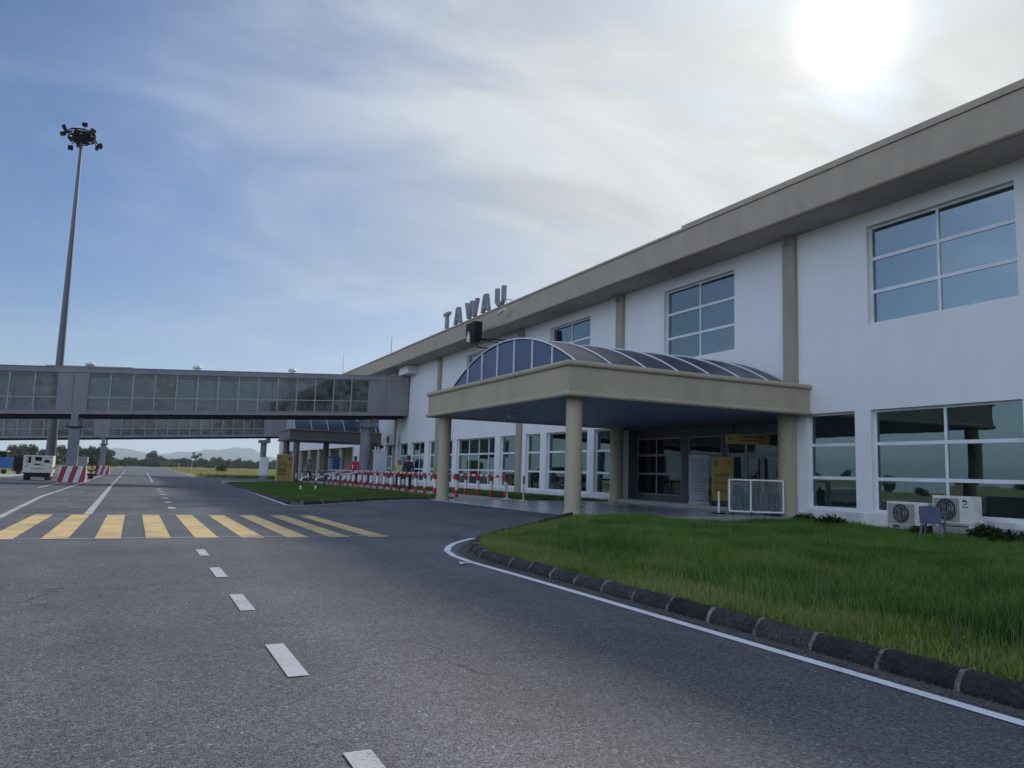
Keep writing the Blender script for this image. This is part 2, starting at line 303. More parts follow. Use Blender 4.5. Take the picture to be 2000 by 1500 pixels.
# ---------------------------------------------------------------- ground
def sheet(name, xs, ys, zf, mat):
    b = MB(); nx = len(xs)
    b.v = [(x, y, zf(x, y)) for y in ys for x in xs]
    for j in range(len(ys)-1):
        for i in range(nx-1): b.f.append((j*nx+i, j*nx+i+1, (j+1)*nx+i+1, (j+1)*nx+i)); b.mi.append(0)
    return b.build(name, mat, kind='structure', smooth=True)
FIELD = pm('dry_field_grass', (0.33, 0.29, 0.12), (0.12, 0.16, 0.045), 0.035, 0.95, 0.05, 6, fine=0.35, amt=0.5, lo=0.42, hi=0.6, stretch=(0.5, 1, 1))
fx = [-12000, -6000, -2500, -1000, -400, -150, -60, -15, 0, 8, 20, 60, 150, 400, 1000, 2500, 6000, 12000]
fy = [-12000, -5000, -1500, -400, -60, 0, 8, 40, 80, 118, 160, 250, 400, 650, 900, 1500, 3000, 6000, 12000]
sheet('ground', fx, fy, lambda x, y: zg(0, y)-0.06, FIELD)
# asphalt: apron, road and the branch to the entrances
xs = [-80, -40, -20, -10, -5, -2, 0, 2, 4, 4.66]; ys = [-40, -10, 0, 4, 8, 12, 13.5, 15, 17, 20, 23, 26, 29, 32, 36, 42, 50, 60, 70, 80, 90, 98]
sheet('asphalt_apron', xs, ys, zg, ASPH)
b = MB()
# stops under the kerb: cells wholly behind the kerb line are left to the lawn
inner = [(4.9, 8), (5.0, 10.9), (5.3, 11.6), (5.65, 12.2), (6.5, 13.2), (8.25, 15.1), (11.1, 18.3), (13, 18.6), (13, 8)]
for j in range(56):
    for i in range(19):
        c = [(4.66+(i+u)*.4, 10.2+(j+v)*.4) for u, v in ((0, 0), (1, 0), (1, 1), (0, 1))]; ca = np.array(c)
        if poly_in(ca[:, 0], ca[:, 1], inner).all(): continue
        zz = [zg(x, y)-(.25 if k else 0) for (x, y), k in zip(c, poly_in(ca[:, 0], ca[:, 1], inner))]
        b.add([(x, y, z) for (x, y), z in zip(c, zz)], [(0, 1, 2, 3)])
b.build('asphalt_forecourt', ASPH, kind='structure')
b = MB()
for (y0, a0, b0), (y1, a1, b1) in zip([(32.5, 4.66, 6.2), (50, 4.66, 6.6), (66, 4.66, 6.9), (67, 4.66, 6.9)], [(50, 4.66, 6.6), (66, 4.66, 6.9), (67, 4.66, 6.9), (72, 4.66, 6.9)]):
    b.add([(a0, y0, zg(0, y0)), (b0, y0, zg(0, y0)), (b1, y1, zg(0, y1)), (a1, y1, zg(0, y1))], [(0, 1, 2, 3)])
b.add([(4.66, 72, zg(0, 72)), (60, 72, zg(0, 72)), (60, 98, zg(0, 98)), (4.66, 98, zg(0, 98))], [(0, 1, 2, 3)])
for (y0, a0, b0), (y1, a1, b1) in zip([(98, -80, 60), (104, -60, 60), (110, -12, 30), (122, -6.5, 8.2), (160, -5.6, 8.8), (210, -5.0, 9.8), (300, -4.8, 11.5), (450, -5, 14), (700, -3, 17), (1000, 4, 20)], [(104, -60, 60), (110, -12, 30), (122, -6.5, 8.2), (160, -5.6, 8.8), (210, -5.0, 9.8), (300, -4.8, 11.5), (450, -5, 14), (700, -3, 17), (1000, 4, 20), (1400, 16, 24)]):
    b.add([(a0, y0, zg(0, y0)), (b0, y0, zg(0, y0)), (b1, y1, zg(0, y1)), (a1, y1, zg(0, y1))], [(0, 1, 2, 3)])
b.build('road', ASPH, kind='structure')
# pale concrete stand on the left
b = MB(); b.add([(-80, 70, zg(0, 70)+.005), (-9.5, 78, zg(0, 78)+.005), (-9.8, 104, zg(0, 104)+.005), (-80, 104, zg(0, 104)+.005)], [(0, 1, 2, 3)])
b.build('concrete_stand', PAVE, kind='structure')
# road markings
def strip(b, pts, w, dz=0.006, step=2.0):
    for (x0, y0), (x1, y1) in zip(pts[:-1], pts[1:]):
        n = max(1, int(math.hypot(x1-x0, y1-y0)/step)); d = Vector((x1-x0, y1-y0)).normalized(); nx, ny = -d.y*w/2, d.x*w/2
        for k in range(n):
            a = (x0+(x1-x0)*k/n, y0+(y1-y0)*k/n); c = (x0+(x1-x0)*(k+1)/n, y0+(y1-y0)*(k+1)/n)
            q = [(a[0]-nx, a[1]-ny), (c[0]-nx, c[1]-ny), (c[0]+nx, c[1]+ny), (a[0]+nx, a[1]+ny)]
            b.add([(x, y, zg(x, y)+dz) for x, y in q], [(0, 1, 2, 3)])
b = MB()
for c in (0.7, 2.95, 5.13, 7.35, 9.49, 11.74): strip(b, [(0.95, c-.44), (0.95, c+.44)], 0.122)
for c, x in ((24.8, 1.08), (28.8, 1.13), (32.6, 1.17), (37.0, 1.23), (41.4, 1.26), (46, 1.3)): strip(b, [(x, c-.55), (x, c+.55)], 0.2)
strip(b, [(1.39, 66), (1.83, 109), (2.33, 165)], 0.15)
strip(b, [(-2.46, 13), (-2.5, 19.6), (-2.9, 32.5), (-2.93, 52.4), (-3.5, 122)], 0.14)
strip(b, [(-0.9, 21.2), (-1.17, 61)], 0.17); strip(b, [(-4.09, 44.2), (-4.27, 58)], 0.14)
strip(b, [(6.45, 68), (6.1, 53.5)], 0.1); strip(b, [(9.2, 207), (7.6, 124), (6.9, 100)], 0.12)
b.build('road_marking', PW, kind='structure')
b = MB()
strip(b, [(4.22, -8), (4.22, 9.9), (4.29, 10.7), (4.46, 11.4), (4.72, 12.0), (5.05, 12.6), (5.5, 13.2), (5.85, 13.6)], 0.10, step=0.6)
strip(b, [(6.1, 53.5), (5.52, 40.5), (4.82, 27.9), (4.85, 27.3), (5.1, 27.0), (5.5, 27.3), (7.9, 29.5), (11.0, 30.6)], 0.10, step=0.6)
b.build('edge_line', paint_mat('fresh_line_paint', (0.78, 0.79, 0.82), 0.3), kind='structure')
b = MB()
for i, x in enumerate([-1.43+.62*k for k in range(9)]+[4.6, 5.4, 6.2]): strip(b, [(x, 64.5+.12*i), (x+.42, 64.55+.12*i)], 0.7)
for y in (24.8, 29.6, 34.9, 40.0, 45.5, 51.0):
    strip(b, [(-2.34, y-.05), (-1.86, y)], 0.16); strip(b, [(-1.55, y), (-1.08, y+.05)], 0.18)
strip(b, [(-1.17, 63), (-1.8, 212)], 0.13)
b.build('faded_road_marking', PWF, kind='structure')
b = MB()
for k in range(9):
    x = -1.97+.747*k
    if k == 8: x -= .02
    for j in range(7): b.add([(px, py, zg(px, py)+.005) for px, py in ((x, 14.12+j*.985), (x+.375, 14.12+j*.985), (x+.375, 14.12+(j+1)*.985), (x, 14.12+(j+1)*.985))], [(0, 1, 2, 3)])
b.m = 1
strip(b, [(-4.5, 14.04), (4.42, 14.40)], 0.07, 0.009); strip(b, [(-4.5, 20.9), (4.42, 21.45)], 0.07, 0.009)
b.build('pedestrian_crossing', [PY_, PW], kind='structure')
# dirt strip between line and kerb
b = MB(); o_ = [(4.33, -8), (4.33, 9.8), (4.42, 10.6), (4.58, 11.3), (4.86, 11.9), (5.2, 12.5), (5.7, 13.1)]; i_ = [(4.62, -8), (4.62, 9.7), (4.72, 10.5), (4.9, 11.1), (5.2, 11.8), (5.5, 12.3), (5.9, 12.9)]
for k in range(len(o_)-1):
    n = 16 if k == 0 else 1
    for j in range(n):
        q = [tuple(np.array(P[k])+(np.array(P[k+1])-np.array(P[k]))*t) for P, t in ((o_, j/n), (i_, j/n), (i_, (j+1)/n), (o_, (j+1)/n))]
        b.add([(x, y, zg(x, y)+.004) for x, y in q], [(0, 1, 2, 3)])
b.build('gutter_dirt', SOIL, kind='structure')
x = rng.uniform(4.28, 4.52, 5200); y = rng.uniform(-2, 11.2, 5200); x = x+np.clip(y-9.4, 0, 3)**2*.11; sz = rng.uniform(.003, .010, 5200)*np.where(rng.uniform(size=5200) > .97, 1.9, 1); b = MB()
for a, c, q in zip(x, y, sz): b.add([(a-q, c-q*.6, .005), (a+q, c-q*.5, .005), (a, c+q, .005), (a+q*.2, c, .006+q)], [(0, 1, 3), (1, 2, 3), (2, 0, 3)])
b.build('gutter_grit', pm('grit', (.16, .155, .14), (.06, .058, .05), 30, .9, lo=.4, hi=.6), kind='stuff')
# kerbs
def resample(path, step):
    pts = [np.array(p, float) for p in path]; out = [pts[0]]; acc = 0; cur = pts[0]; i = 1
    while i < len(pts):
        d = np.linalg.norm((pts[i]-cur)[:2])
        if d+1e-9 >= step-acc: t = (step-acc)/d; cur = cur+(pts[i]-cur)*t; out.append(cur); acc = 0
        else: acc += d; cur = pts[i]; i += 1
    return out
ROUGH = bpy.data.textures.new('chipped_stone', 'CLOUDS'); ROUGH.noise_scale = .055; ROUGH.noise_depth = 3
def kerb(path, side, name, w=0.14, chamf=0.05, step=0.555):
    """side=+1: road lies to the left of the path direction"""
    P = resample(path, step); b = MB(); mo = MB()
    for a, c in zip(P[:-1], P[1:]):
        d = (c-a)[:2]; Lh = np.linalg.norm(d); d /= Lh; n = np.array([-d[1], d[0]])*side
        def prof(p, grow=0.0, j=0.0):
            zt = p[2]+j; return [(w+0.0+grow, -0.12), (w+grow, 0.0+zt*0.30), (w-chamf*.35+grow, zt*.62), (w-chamf*1.3+grow*.5, zt+grow), (0-grow, zt+grow), (-0-grow, -0.12)]
        def put(mb, p, q, grow, j, jo):
            vs = []
            for r in (p, q):
                base = zg(r[0], r[1])
                for u, z in prof(r, grow, j): vs.append((r[0]+n[0]*(u+jo), r[1]+n[1]*(u+jo), base+z))
            m = 6; mb.add(vs, [(i, (i+1) % m, m+(i+1) % m, m+i) for i in range(m)]+[tuple(range(m))[::-1], tuple(range(m, 2*m))])
        g = 0.012/Lh
        put(b, a+(c-a)*g, c-(c-a)*g, 0, random.uniform(-.008, .008), random.uniform(-.007, .007))
        s = random.uniform(.010, .018)/Lh; put(mo, a-(c-a)*s, a+(c-a)*s, 0.004, 0, 0)
    o = b.build(name, KERB, kind='structure', bev=0.012); mm = mo.build('mortar', MORTAR, o)
    if step < .9:
        for q in (o, mm):
            sv = q.modifiers.new('sub', 'SUBSURF'); sv.subdivision_type = 'SIMPLE'; sv.levels = sv.render_levels = 3
            dm = q.modifiers.new('rough', 'DISPLACE'); dm.texture = ROUGH; dm.texture_coords = 'GLOBAL'; dm.strength = .022; dm.mid_level = .5
    return o
kerb([(4.605, -8, .122), (4.605, 9.6, .122), (4.69, 10.4, .11), (4.88, 11.15, .115), (5.16, 11.85, .13), (5.5, 12.4, .15), (6.3, 13.35, .17), (8.1, 15.3, .15), (10.95, 18.45, .12)], 1, 'kerb')
kerb([(6.75, 66, .10), (6.2, 53.5, .12), (5.68, 40.5, .12), (5.08, 28.2, .12), (5.12, 27.75, .12)], -1, 'kerb')
kerb([(5.3, 27.65, .13), (5.7, 27.85, .13), (8.0, 29.75, .12), (11.2, 30.9, .10)], -1, 'kerb', step=0.95)
# lawns
LAWN = pm('lawn_soil', (0.045, 0.065, 0.02), (0.07, 0.07, 0.03), 2.0, 0.95, 0.02, 25, fine=0.3)
lawnR = [(4.58, -8), (4.58, 9.6), (4.67, 10.4), (4.86, 11.15), (5.14, 11.85), (5.48, 12.4), (6.28, 13.35), (8.08, 15.3), (10.93, 18.45), (11.2, 18.7), (19.72, 18.7), (19.72, -8)]
lawnL = [(5.12, 28.0), (5.7, 28.0), (8.0, 29.9), (11.3, 31.05), (12.6, 31.2), (12.75, 44), (12.75, 60), (12.3, 66), (6.8, 66), (6.24, 53.5), (5.72, 40.5)]
def zr(x, y): return .100-.18*smooth01((float(dkerb(np.array([x]), np.array([y]))[0])-.4)/4.5)
def zl(x, y): return zg(0, y)+0.10+0.12*smooth01((x-6)/6)*smooth01((y-27)/8) if y > 26 else 0.115
def dkerb(x, y):
    P = np.array([(4.58, -8), (4.58, 9.6), (4.88, 11.15), (5.5, 12.4), (8.1, 15.3), (10.95, 18.45)]); d = np.full(len(x), 1e9)
    for a, c in zip(P[:-1], P[1:]):
        t = np.clip(((x-a[0])*(c[0]-a[0])+(y-a[1])*(c[1]-a[1]))/((c-a)@(c-a)), 0, 1); d = np.minimum(d, np.hypot(x-a[0]-t*(c[0]-a[0]), y-a[1]-t*(c[1]-a[1])))
    return d
b = MB(); st = .38
for j in range(71):
    for i in range(40):
        c = np.array([(4.55+(i+u)*st, -8+(j+v)*st) for u, v in ((0, 0), (1, 0), (1, 1), (0, 1))]); ins = poly_in(c[:, 0], c[:, 1], lawnR)
        pts = [(x, y, zr(x, y)) for (x, y), k in zip(c, ins) if k]
        if len(pts) >= 3: b.add(pts, [tuple(range(len(pts)))])
b.build('lawn_ground', LAWN, kind='structure')
b = MB(); P = [(4.6, -8), (4.6, 9.6), (4.69, 10.4), (4.88, 11.15), (5.16, 11.85), (5.5, 12.4), (6.3, 13.35), (8.1, 15.3), (10.95, 18.5)]; Q = [(5.2, -8), (5.2, 9.5), (5.3, 10.2), (5.5, 10.9), (5.8, 11.5), (6.1, 12.0), (6.9, 12.9), (8.7, 14.8), (11.4, 18.0)]
for k in range(len(P)-1): b.add([(P[k][0]-.03, P[k][1], .099), (Q[k][0], Q[k][1], zr(*Q[k])-.004), (Q[k+1][0], Q[k+1][1], zr(*Q[k+1])-.004), (P[k+1][0]-.03, P[k+1][1], .099)], [(0, 1, 2, 3)])
b.build('lawn_ground', LAWN, kind='structure')
b = MB()
for j in range(24):
    y0 = 28+j*1.6; y1 = y0+1.6
    for i in range(12):
        x0 = 5+i*.66; x1 = x0+.66; c = np.array([[x0, y0], [x1, y0], [x1, y1], [x0, y1]])
        if poly_in(c[:, 0], c[:, 1], lawnL).all(): b.add([(x, y, zl(x, y)) for x, y in c], [(0, 1, 2, 3)])
        elif poly_in(c[:, 0], c[:, 1], lawnL).any():
            q = [(x, y) for x, y in c]; ins = poly_in(c[:, 0], c[:, 1], lawnL); pts = [(x, y, zl(x, y)) for (x, y), k in zip(q, ins) if k]
            if len(pts) >= 3: b.add(pts, [tuple(range(len(pts)))])
b.build('lawn_ground', LAWN, kind='structure')
b = MB(); b.box(15.25, 19.72, 30.0, 72, -.6, 0.10); b.build('lawn_ground', LAWN, kind='structure')
def grass_mat(name, cols):
    m = bpy.data.materials.new(name); m.use_nodes = True; nt = m.node_tree; N = nt.nodes.new; L = nt.links.new; b = nt.nodes['Principled BSDF']
    g = N('ShaderNodeNewGeometry'); r = N('ShaderNodeValToRGB'); e = r.color_ramp.elements; e[0].color = cols[0]+(1,); e[1].color = cols[-1]+(1,)
    for i, c in enumerate(cols[1:-1]): x = e.new((i+1)/(len(cols)-1)); x.color = c+(1,)
    n = N('ShaderNodeTexNoise'); n.inputs['Scale'].default_value = 0.7; n.inputs['Detail'].default_value = 4; L(g.outputs['Position'], n.inputs[0])
    a = N('ShaderNodeMath'); a.operation = 'MULTIPLY_ADD'; L(n.outputs[0], a.inputs[0]); a.inputs[1].default_value = 2.3; a.inputs[2].default_value = -0.98
    s = N('ShaderNodeMath'); s.operation = 'MULTIPLY_ADD'; L(g.outputs['Random Per Island'], s.inputs[0]); s.inputs[1].default_value = 0.6; L(a.outputs[0], s.inputs[2])
    L(s.outputs[0], r.inputs[0]); L(r.outputs[0], b.inputs['Base Color']); b.inputs['Roughness'].default_value = 0.6; b.inputs['Specular IOR Level'].default_value = 0.25
    tr = N('ShaderNodeBsdfTranslucent'); L(r.outputs[0], tr.inputs[0]); mx = N('ShaderNodeMixShader'); mx.inputs[0].default_value = 0.3
    L(b.outputs[0], mx.inputs[1]); L(tr.outputs[0], mx.inputs[2]); L(mx.outputs[0], nt.nodes['Material Output'].inputs[0]); return m
def blades(name, px, py, pz, h, w, mat, lean=0.45):
    n = len(px); th = rng.uniform(0, 2*np.pi, n); ph = rng.uniform(0, 2*np.pi, n); le = rng.uniform(.05, lean, n)*h
    cx, sx = np.cos(th)*w/2, np.sin(th)*w/2; lx, ly = np.cos(ph)*le, np.sin(ph)*le
    V = np.empty((n, 5, 3)); V[:, 0] = np.c_[px-cx, py-sx, pz]; V[:, 1] = np.c_[px+cx, py+sx, pz]
    V[:, 2] = np.c_[px+cx*.8+lx*.35, py+sx*.8+ly*.35, pz+h*.6]; V[:, 3] = np.c_[px-cx*.8+lx*.35, py-sx*.8+ly*.35, pz+h*.6]; V[:, 4] = np.c_[px+lx, py+ly, pz+h*np.sqrt(np.maximum(0.05, 1-(le/h)**2))]
    me = bpy.data.meshes.new(name); me.vertices.add(n*5); me.vertices.foreach_set('co', V.ravel())
    base = (np.arange(n)*5)[:, None]; lp = (base+np.array([0, 1, 2, 3, 3, 2, 4])[None]).ravel()
    me.loops.add(n*7); me.loops.foreach_set('vertex_index', lp); me.polygons.add(n*2)
    ls = np.empty((n, 2), int); ls[:, 0] = np.arange(n)*7; ls[:, 1] = np.arange(n)*7+4; me.polygons.foreach_set('loop_start', ls.ravel())
    me.update(calc_edges=True); me.materials.append(mat); o = bpy.data.objects.new(name, me); COL.objects.link(o); o['kind'] = 'stuff'; return o
def scatter(poly, n, keep=None):
    xs_ = [p[0] for p in poly]; ys_ = [p[1] for p in poly]; x = rng.uniform(min(xs_), max(xs_), n); y = rng.uniform(min(ys_), max(ys_), n); k = poly_in(x, y, poly)
    if keep is not None: k &= keep(x, y)
    return x[k], y[k]
def dkerb(x, y):
    P = np.array([(4.58, -8), (4.58, 9.6), (4.88, 11.15), (5.5, 12.4), (8.1, 15.3), (10.95, 18.45)]); d = np.full(len(x), 1e9)
    for a, c in zip(P[:-1], P[1:]):
        t = np.clip(((x-a[0])*(c[0]-a[0])+(y-a[1])*(c[1]-a[1]))/((c-a)@(c-a)), 0, 1); d = np.minimum(d, np.hypot(x-a[0]-t*(c[0]-a[0]), y-a[1]-t*(c[1]-a[1])))
    return d
def bump2(x, y, f, s): return np.sin(x*f+s)*np.cos(y*f*1.3+s*2)+np.sin((x+y)*f*.7+s*3)*.6
GR = grass_mat('green_grass', [(0.042, 0.10, 0.017), (0.085, 0.18, 0.029), (0.135, 0.235, 0.042), (0.20, 0.24, 0.065)])
GRY = grass_mat('yellowing_grass', [(0.10, 0.18, 0.030), (0.17, 0.25, 0.048), (0.23, 0.28, 0.07), (0.31, 0.31, 0.13)])
STRAW = grass_mat('straw_stalks', [(0.10, 0.11, 0.05), (0.18, 0.17, 0.09), (0.25, 0.22, 0.13)])
viewR = lambda x, y: (y > 0.8) & (y > (x-12)*0.75)
vis = [(4.58, .5), (4.58, 9.6), (4.88, 11.15), (5.5, 12.4), (8.1, 15.3), (10.95, 18.5), (19.6, 18.6), (19.6, 9.0), (13, 4.0), (8, 1.0)]
zR = lambda x, y: (lambda t: .100-.18*t*t*(3-2*t))(np.clip((dkerb(x, y)-.4)/4.5, 0, 1))
x, y = scatter(vis, 560000); dk = dkerb(x, y)
dist = np.hypot(x, y); k = rng.uniform(size=len(x)) < np.clip(1.25-dist/26, .35, 1); x, y, dk, dist = x[k], y[k], dk[k], dist[k]
far = dk+bump2(x, y, 1.7, 2)*.22 > 0.75
h = rng.uniform(.10, .27, len(x))*(1+.30*np.clip(bump2(x, y, .9, 1), -1, 1)+.25*np.clip(bump2(x, y, 3.1, 4), -1, 1)); h *= np.clip(.5+dk*.35, .5, 1.2)*np.clip(1.25-dist*.03, .55, 1); zz_ = zR(x, y)
blades('lawn_grass', x[far], y[far], zz_[far], h[far], rng.uniform(.006, .011, far.sum())*(1+dist[far]*.035), GR)
nf = ~far; hh = h[nf]*.62
blades('kerbside_grass', x[nf], y[nf], zz_[nf], hh, rng.uniform(.005, .009, nf.sum()), GRY, .8)
x, y = scatter(vis, 260000, lambda x, y: dkerb(x, y) < 0.95); 
blades('kerbside_grass', x, y, zR(x, y)-.005, rng.uniform(.05, .13, len(x)), rng.uniform(.005, .008, len(x)), GRY, .9)
x, y = scatter(vis, 15000); blades('grass_stalks', x, y, zR(x, y), rng.uniform(.2, .40, len(x))*np.clip(1.2-np.hypot(x, y)*.035, .4, 1), rng.uniform(.003, .005, len(x)), STRAW, .5)
# small white weed flowers near the kerb
FL = pm('white_petals', (0.7, 0.7, 0.66), None, 3, 0.7); x, y = scatter(vis, 420, lambda x, y: (dkerb(x, y) < 1.8) & (y < 9)); b = MB()
for a, c in zip(x, y):
    z = random.uniform(.2, .33); s = random.uniform(.004, .008); b.add([(a-s, c, z), (a, c-s, z+s*.6), (a+s, c, z), (a, c+s, z+s*.6)], [(0, 1, 2, 3)])
tag(b.build('weed_flowers', FL, kind='stuff'), None)
x, y = scatter(lawnL, 90000); z = np.array([zl(a, c) for a, c in zip(x, y)]); blades('island_grass', x, y, z, rng.uniform(.05, .13, len(x)), rng.uniform(.010, .018, len(x)), grass_mat('short_green_grass', [(0.045, 0.10, 0.018), (0.09, 0.165, 0.032), (0.15, 0.21, 0.05)]), .7)
x, y = scatter([(15.3, 30), (19.6, 30), (19.6, 50), (15.3, 50)], 30000); blades('verge_grass', x, y, np.full(len(x), .10), rng.uniform(.06, .16, len(x)), rng.uniform(.010, .018, len(x)), MATS.get('x') or bpy.data.materials['short_green_grass'], .7)
# rough grass on the airfield
FG = grass_mat('dry_airfield_grass', [(0.12, 0.14, 0.04), (0.25, 0.23, 0.085), (0.38, 0.33, 0.15), (0.45, 0.40, 0.2)])
def field_pts(poly, n): x, y = scatter(poly, n); return x, y, np.array([zg(0, c)-.06 for c in y])
x, y, z = field_pts([(8.6, 124), (60, 118), (160, 500), (16, 500), (10.2, 207)], 90000); blades('field_grass', x, y, z, rng.uniform(.3, .75, len(x)), rng.uniform(.06, .14, len(x)), FG, .6)
x, y, z = field_pts([(-6.3, 124), (-60, 108), (-160, 500), (-5.4, 500), (-5.3, 207)], 90000); blades('field_grass', x, y, z, rng.uniform(.3, .75, len(x)), rng.uniform(.06, .14, len(x)), FG, .6)
x, y, z = field_pts([(9.0, 112), (34, 103), (60, 112), (60, 128), (8.6, 128)], 70000); blades('verge_grass', x, y, z, rng.uniform(.2, .5, len(x)), rng.uniform(.04, .10, len(x)), GR, .6)
# paving
b = MB(); b.box(10.95, 19.69, 18.6, 30.0, -.4, .10); b.box(19.69, 20.4, 19.5, 29.1, -.4, .27); b.box(19.2, 19.688, 19.75, 28.8, .102, .268)
b.build('entrance_platform', TILE, kind='structure', bev=.01)
b = MB(); b.box(12.75, 15.2, 30.0, 66, -.5, .10); b.build('covered_way_pavement', PAVE, kind='structure')
b = MB(); b.box(6.9, 20, 66.3, 72, -.6, -.12); b.add([(6.9, 66.31, -.115), (12.8, 66.31, -.115), (12.8, 72, -.115), (6.9, 72, -.115)], [(0, 1, 2, 3)]); b.build('arrival_pavement', PAVE, kind='structure')
b = MB(); pts = [(7.4, 41.5), (8.3, 40.4), (9.7, 41.2), (12.9, 49), (12.9, 52.5)]
b.poly3([(x, y, zl(x, y)+.03) for x, y in pts]); b.build('footpath', PAVE, kind='structure')
# ---------------------------------------------------------------- terminal building
XF = 19.69
T = empty('terminal_building', (XF, 20, 0), 'long two storey white airport terminal with tan roof fascia and blue glass windows', 'building')
upper = [(1.4, 5.9), (11.66, 16.13), (21.97, 26.25), (32.2, 36.3), (43.9, 48.05)]
lower = [(1.4, 5.9, [3.6]), (6.5, 8.4, []), (11.69, 16.12, [13.86]), (16.69, 18.59, []), (29.95, 31.68, []), (32.29, 36.47, [34.4]), (37.15, 38.9, []), (39.95, 42.3, []), (43.05, 49.3, [44.3, 45.83, 47.46]), (50.1, 52.3, []), (53.5, 54.9, []), (55.85, 59.1, [57.4]), (59.85, 62.2, []), (63.0, 66, [64.5]), (66.7, 70, [68.4]), (70.7, 74.4, [72.5])]
holes = [(a, c, 6.03, 9.07) for a, c in upper]+[(a, c, .42 if c < 40 else .47, 3.43) for a, c, m in lower]+[(19.5, 29.15, .27, 3.6), (77.0, 119.0, -.6, 3.43)]
def wall_cells(b, y0, y1, z0, z1, holes, X, depth):
    ys = sorted({y0, y1}|{v for h in holes for v in h[:2]}); zs = sorted({z0, z1}|{max(z0, v) for h in holes for v in h[2:]})
    def hole(y, z): return any(h[0] < y < h[1] and h[2] < z < h[3] for h in holes)
    for j in range(len(ys)-1):
        for k in range(len(zs)-1):
            if not hole((ys[j]+ys[j+1])/2, (zs[k]+zs[k+1])/2):
                b.add([(X, ys[j], zs[k]), (X, ys[j+1], zs[k]), (X, ys[j+1], zs[k+1]), (X, ys[j], zs[k+1])], [(0, 1, 2, 3)])
    for a, c, d, e in holes:
        d = max(d, z0)
        b.add([(X, a, d), (X+depth, a, d), (X+depth, a, e), (X, a, e)], [(0, 1, 2, 3)]); b.add([(X, c, d), (X+depth, c, d), (X+depth, c, e), (X, c, e)], [(0, 1, 2, 3)])
        b.add([(X, a, e), (X+depth, a, e), (X+depth, c, e), (X, c, e)], [(0, 1, 2, 3)]); b.add([(X, a, d), (X+depth, a, d), (X+depth, c, d), (X, c, d)], [(0, 1, 2, 3)])
b = MB(); wall_cells(b, -10, 122, -.6, 9.62, holes, XF, .26)
b.add([(XF, -10, -.6), (34, -10, -.6), (34, -10, 9.6), (XF, -10, 9.6)], [(0, 1, 2, 3)]); b.add([(XF, 122, -.6), (34, 122, -.6), (34, 122, 9.6), (XF, 122, 9.6)], [(0, 1, 2, 3)])
b.add([(34, -10, -.6), (34, 76, -.6), (34, 76, 9.6), (34, -10, 9.6)], [(0, 1, 2, 3)]); b.add([(34, 76, 3.4), (34, 122, 3.4), (34, 122, 9.6), (34, 76, 9.6)], [(0, 1, 2, 3)])
b.build('wall', WALL, T, recalc=False)
b = MB(); b.box(XF-.03, XF+.001, -10, 18.6, -.6, .36); b.box(XF-.03, XF+.001, 29.9, 76, -.6, .38); b.build('plinth', PLINTH, T)
# rooms behind the glass
b = MB(); b.box(XF+.27, 33.8, -9.8, 19.2, 3.45, 3.5); b.box(XF+.27, 33.8, 29.5, 76, 3.45, 3.5); b.box(20.7, 33.8, 19.21, 29.49, 3.45, 3.5); b.box(XF+.27, 33.8, -9.8, 76, -.1, .05)
b.box(27.0, 27.1, -9.8, 76, .05, 3.45); b.box(24.5, 24.6, -9.8, 76, 5.4, 9.5); b.box(XF+.27, 33.8, -9.8, 122, 5.3, 5.4)
for yy in (-1, 9.5, 14, 19.3, 29.3, 37, 44, 52, 60, 68): b.box(23.2, 23.7, yy-.25, yy+.25, .05, 3.44)
b.build('interior', INTR, T)
LAMP = bpy.data.materials.new('ceiling_tube_light'); LAMP.use_nodes = True; LAMP.node_tree.nodes['Principled BSDF'].inputs['Emission Color'].default_value = (.9, 1, 1, 1); LAMP.node_tree.nodes['Principled BSDF'].inputs['Emission Strength'].default_value = 12
for (x, y) in ((22.5, 24.1), (24.6, 24.9), (22.2, 21.9)): bb = MB(); bb.box(x, x+.9, y, y+.14, 3.3, 3.36); bb.build('ceiling_lamp', LAMP, T)
def window(y0, y1, z0, z1, X, cols, rows, glass, fw=.07, cw=.075, frame=FRAME, label=None, d=.06):
    b = MB(); b.box(X, X+d, y0, y0+fw, z0, z1); b.box(X, X+d, y1-fw, y1, z0, z1); b.box(X, X+d, y0+fw, y1-fw, z0, z0+fw*.8); b.box(X, X+d, y0+fw, y1-fw, z1-fw, z1)
    cs = [y0+fw]+[v for c in cols for v in (c-cw/2, c+cw/2)]+[y1-fw]
    for c in cols: b.box(X, X+d, c-cw/2, c+cw/2, z0+fw*.8, z1-fw)
    for i in range(0, len(cs), 2):
        for r in rows: b.box(X+.003, X+d-.003, cs[i], cs[i+1], r-.05, r+.05)
    f = b.build('window', frame, T)
    p = MB(); yy = [y0+.02]+list(cols)+[y1-.02]; zz = [z0+.02]+list(rows)+[z1-.02]
    for i in range(len(yy)-1):
        for j in range(len(zz)-1):
            ty = random.uniform(-.012, .012); tz = random.uniform(-.014, .010); ym, zm = (yy[i]+yy[i+1])/2, (zz[j]+zz[j+1])/2
            q = [(X+.035+ty*(y-ym)/2+tz*(z-zm)/2, y, z) for y, z in ((yy[i], zz[j]), (yy[i+1], zz[j]), (yy[i+1], zz[j+1]), (yy[i], zz[j+1]))]
            p.add(q, [(0, 3, 2, 1)])
    p.build('pane', glass, f, recalc=False)
    return f
for a, c in upper: window(a, c, 6.03, 9.07, XF+.16, [(a+c)/2], [7.03, 8.06], GLASSU)
for a, c, m in lower:
    window(a, c, .42 if c < 40 else .47, 3.43, XF+.16, m, [1.38, 2.42], GLASS)
